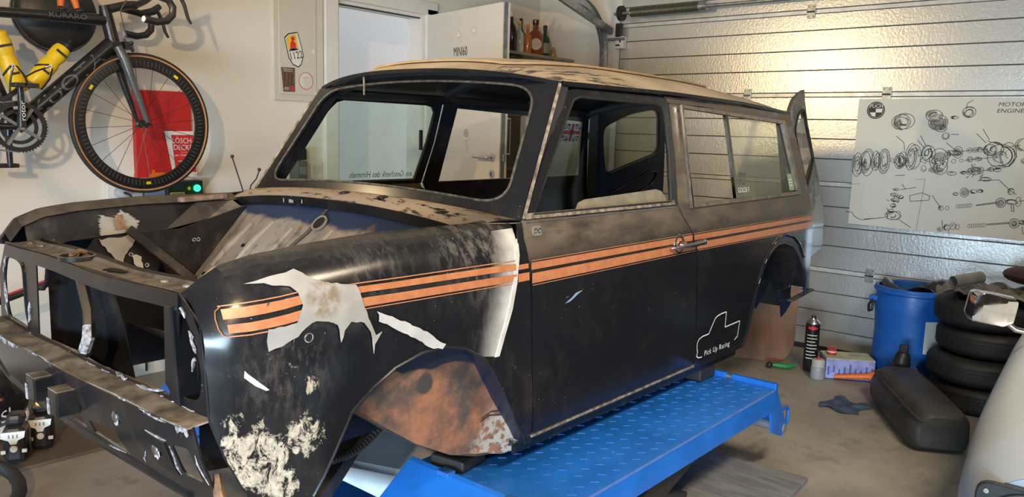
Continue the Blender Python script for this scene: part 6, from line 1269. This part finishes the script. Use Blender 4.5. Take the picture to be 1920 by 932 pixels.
MB().lathe([(.145, 0), (.152, .006), (.145, .012)], (1.04, 3.78, .075), (-.2, -.3, 1), 40).build('rim', M_white, hl2, True)
for i, (dx, dz) in enumerate(((.00, .02), (.03, .05), (-.05, .06), (-.09, .0), (.07, .02))): MB().ellipsoid((1.04+dx-.02, 3.80-.147+abs(dx)*.4, .17+dz), (.018, .012, .011)).build('vent', M_dark, hl2, True)
text('helmet_lettering', 'SL', M_white, hl2, lambda x, y: V(1.045+x*.8, 3.645+.3*x-.01, .10+y*.8+x*.3), .085)
hs = thing('black_hose', (.93, 3.05, 0), 'thick black hose curving over the floor in front of the mat', 'hose')
m = MB(); m.tube([V(.70, 3.20, .10), V(.80, 3.24, .12), V(.89, 3.22, .11), V(.945, 3.15, .07), V(.93, 3.05, .035), V(.86, 2.95, .028), V(.72, 2.85, .028), V(.4, 2.7, .028), V(-.3, 2.5, .028)], .026, 12); m.build('hose', M_rubber, hs, True, sub=1)
cbt = thing('striped_cable', (1.1, 3.7, .9), 'thick black cable with a red stripe slung along the wall behind the car nose', 'cable')
for r_, dz, mt_, nm in ((.016, 0, M_blk, 'cable'), (.006, .014, P('red_cable', (.45, .03, .04), .4), 'red_stripe')):
    MB().tube([V(.5, 3.7, .48+dz), V(1.09, 3.7, .608+dz), V(1.255, 3.7, .655+dz), V(1.5, 3.75, .70+dz), V(1.75, 4.0, .72+dz), V(1.9, 4.17, .72+dz)], r_, 8).build(nm, mt_, cbt, True)
# ------------------------------------------------------------ silver car in the free bay
sc_ = thing('silver_car', (3.2, -.3, 0), 'silver grey classic car with chrome mirror beside the tyre stack', 'car')
GY = .30   # its left flank
def gw(u, v):
    """front wing/flank surface: u along the car (0 nose .. 1), v around from sill to bonnet centre"""
    x = 1.80+1.9*u; flank = GY+ip(u, [0, .05, .15, .3, .5, 1], [-.035, -.005, .01, .02, .03, .03]); ztop = ip(u, [0, .06, .2, .5, .75, 1], [.74, .79, .845, .90, .93, .94])
    if v < .45: t = v/.45; return V(x, flank-.03*(1-t)**2, .22+(ztop-.16-.22)*t)
    t = (v-.45)/.55; a = t*math.pi/2
    return V(x, flank-.22*(1-math.cos(a))-.0, ztop-.16+.16*math.sin(a))
us2 = [0, .01, .025, .05, .08]+[.12+.88*i/24 for i in range(25)]; vs2 = [i/8*.45 for i in range(8)]+[.45+.55*i/14 for i in range(15)]
m = MB(); m.grid(gw, us2, vs2); gwing = m.build('front_wing', M_silver, sc_, True, solid=.004)
def hood(u, v): a = gw(u, 1); return V(a.x+.0, a.y-.006-.62*v, a.z+.0-.012*0+.05*math.sin(v*math.pi/2))
m = MB(); m.grid(hood, [.06+.60*i/16 for i in range(17)], [i/12 for i in range(13)]); m.build('bonnet', M_silver, sc_, True, solid=.004)
m = MB(); m.add([gw(0, v) for v in vs2]+[V(1.80, -.45, .70), V(1.80, -.45, .22)], [tuple(range(len(vs2)+2))]); nf = m.build('nose_panel', M_silver, sc_, solid=.004)
hl3 = V(1.792, .150, .605); m = MB(); m.prism(rnd([(-.10, -.09), (.10, -.09), (.10, .09), (-.10, .09)], .03), lambda a, b, t: hl3+V(t, a, b), -.012, .004); hs3 = m.build('headlamp_surround', M_blk, sc_, bevel=.004)
MB().lathe([(.078, 0), (.084, .004), (.084, .012), (.076, .016)], hl3+V(-.010, 0, 0), (-1, 0, 0), 40, closed=True).build('headlamp_rim', M_chrome, sc_, True)
MB().lathe([(.076, 0), (.060, .020), (.03, .030), (0, .033)], hl3+V(-.016, 0, 0), (-1, 0, 0), 40).build('headlamp_lens', P('lens_glass', (.55, .58, .62), .12, .4, bump=.4, bscale=60), sc_, True)
MB().lathe([(.006, 0), (.005, .003)], hl3+V(-.012, .08, .07), (-1, 0, 0), 10).build('screw', M_alu, sc_)
m = MB(); m.box((3.0, -.50, .42), (2.75, 1.5, .36)); m.build('lower_body', M_silver, sc_, bevel=.03)
cb_ = [V(2.72, .22, .90), V(4.50, .22, .90), V(4.50, -1.10, .90), V(2.72, -1.10, .90)]; ct_ = [V(3.12, .12, 1.27), V(4.25, .12, 1.27), V(4.25, -1.0, 1.27), V(3.12, -1.0, 1.27)]
def roof_s(a, b): return V(3.08+1.21*a, .14-1.16*b, 1.27+.035*math.sin(math.pi*a)*math.sin(math.pi*b))
m = MB(); m.grid(roof_s, [i/12 for i in range(13)], [i/12 for i in range(13)]); m.build('roof', M_silver, sc_, True, solid=.012)
for i in range(4):
    MB().tube([cb_[i], cb_[i].lerp(ct_[i], .5), ct_[i]], [.030, .024, .026], 10).build('pillar', M_silver, sc_, True)
    j = (i+1) % 4; m = MB(); m.add([cb_[i], cb_[j], ct_[j], ct_[i]], [(0, 1, 2, 3)]); m.build('windscreen' if i == 3 else 'side_window' if i in (0, 2) else 'rear_window', M_glass_g, sc_)
    MB().tube([cb_[i], cb_[j]], .022, 10).build('waist_rail', M_silver, sc_, True)
MB().tube([cb_[0].lerp(cb_[1], .52), ct_[0].lerp(ct_[1], .46)], .022, 10).build('pillar', M_silver, sc_, True); MB().tube([cb_[3].lerp(cb_[2], .52), ct_[3].lerp(ct_[2], .46)], .022, 10).build('pillar', M_silver, sc_, True)
m = MB(); m.prism([(2.68, .60), (2.70, .88), (4.52, .88), (4.62, .60)], lambda a, b, t: V(a, t, b), -1.18, .27); m.build('upper_body', M_silver, sc_, bevel=.04)
for yy in (-.12, -.78): MB().box((3.62, yy, .98), (.10, .44, .40), Matrix.Rotation(.2, 3, 'Y')).build('seat_back', P('black_seat', (.02, .02, .022), .7), sc_, bevel=.04)
m = MB(); m.add([hood(.66, 0), hood(.66, .5), hood(.66, 1), V(2.72, -1.10, .90), V(2.72, .22, .90)], [(0, 1, 2, 3, 4)]); m.build('scuttle', M_silver, sc_, solid=.004)
for x, y in ((2.05, .20), (3.9, .20), (2.05, -1.15), (3.9, -1.15)): MB().lathe([(0, -.08), (.20, -.08), (.27, -.06), (.28, 0), (.27, .06), (.20, .08), (0, .08)], (x, y, .283), (0, 1, 0), 36).build('wheel', M_rubber, sc_, True)
mr = MB(); mc = V(2.46, .36, .93)
fwd = V(-.79, -.55, -.1).normalized(); rr_ = V(.57, -.82, 0).normalized(); uu_ = rr_.cross(fwd)*-1
def mm_(a, b, t): return mc+rr_*a+V(0, 0, 1)*b+fwd*t
secs3 = [(.028, .60, 1), (.024, .93, .96), (.0, 1.0, 1.0), (-.03, .9, .88), (-.055, .55, .5)]
o8 = rnd([(-.062, -.038), (.055, -.046), (.066, .03), (-.05, .046)], .018); n = len(o8)
m = MB(); m.add([mm_(a*s1, b*s2, t) for t, s1, s2 in secs3 for a, b in o8], [(i*n+k, i*n+(k+1) % n, (i+1)*n+(k+1) % n, (i+1)*n+k) for i in range(len(secs3)-1) for k in range(n)]+[tuple(range(n-1, -1, -1)), tuple(range((len(secs3)-1)*n, len(secs3)*n))]); mo = m.build('door_mirror', M_chrome, sc_, True, angle=60)
MB().tube([mc+rr_*.03+V(0, 0, -.03), mc+rr_*.07+V(0, 0, -.06), V(2.56, .27, .855)], .008, 10).build('mirror_stalk', M_chrome, mo, True)
# ------------------------------------------------------------ lamps of the room and the added ceiling one
lp = thing('work_lamp_stand', (-1.35, -.5, 0), 'black tripod work lamp standing in the open bay', 'lamp')
MB().tube([(-1.32, -.47, .02), (-1.32, -.47, 2.0)], .014, 10).build('pole', M_blk, lp, True)
for a in (0, 2.1, 4.2): MB().tube([(-1.32, -.47, .5), (-1.32+.4*math.cos(a), -.47+.4*math.sin(a), .012)], .010, 8).build('leg', M_blk, lp, True)
MB().box((-1.27, -.43, 2.06), (.05, .2, .16), Matrix.Rotation(.6, 3, 'Z')).build('lamp_head', M_blk, lp, bevel=.006)
cl_ = thing('hanging_lamp', (.95, 3.3, 2.05), 'small black hanging lamp on a cord beside the bicycle', 'lamp')
MB().tube([(.90, 3.32, 2.16), (.90, 3.32, ZC-.003)], .004, 6).build('cord', M_blk, cl_)
MB().box((.88, 3.325, 2.07), (.06, .19, .19), Matrix.Rotation(-.34, 3, 'Z')).build('housing', M_blk, cl_, bevel=.01)
by_l = thing('added_ceiling_lamp', (2.0, -.4, 2.55), 'added long white fill lamp on the ceiling above the silver car bonnet', 'lamp')
MB().box((2.0, -.4, 2.585), (1.36, .36, .06)).build('housing', M_white, by_l, bevel=.008)  # housing made up to go with the added fill lamp
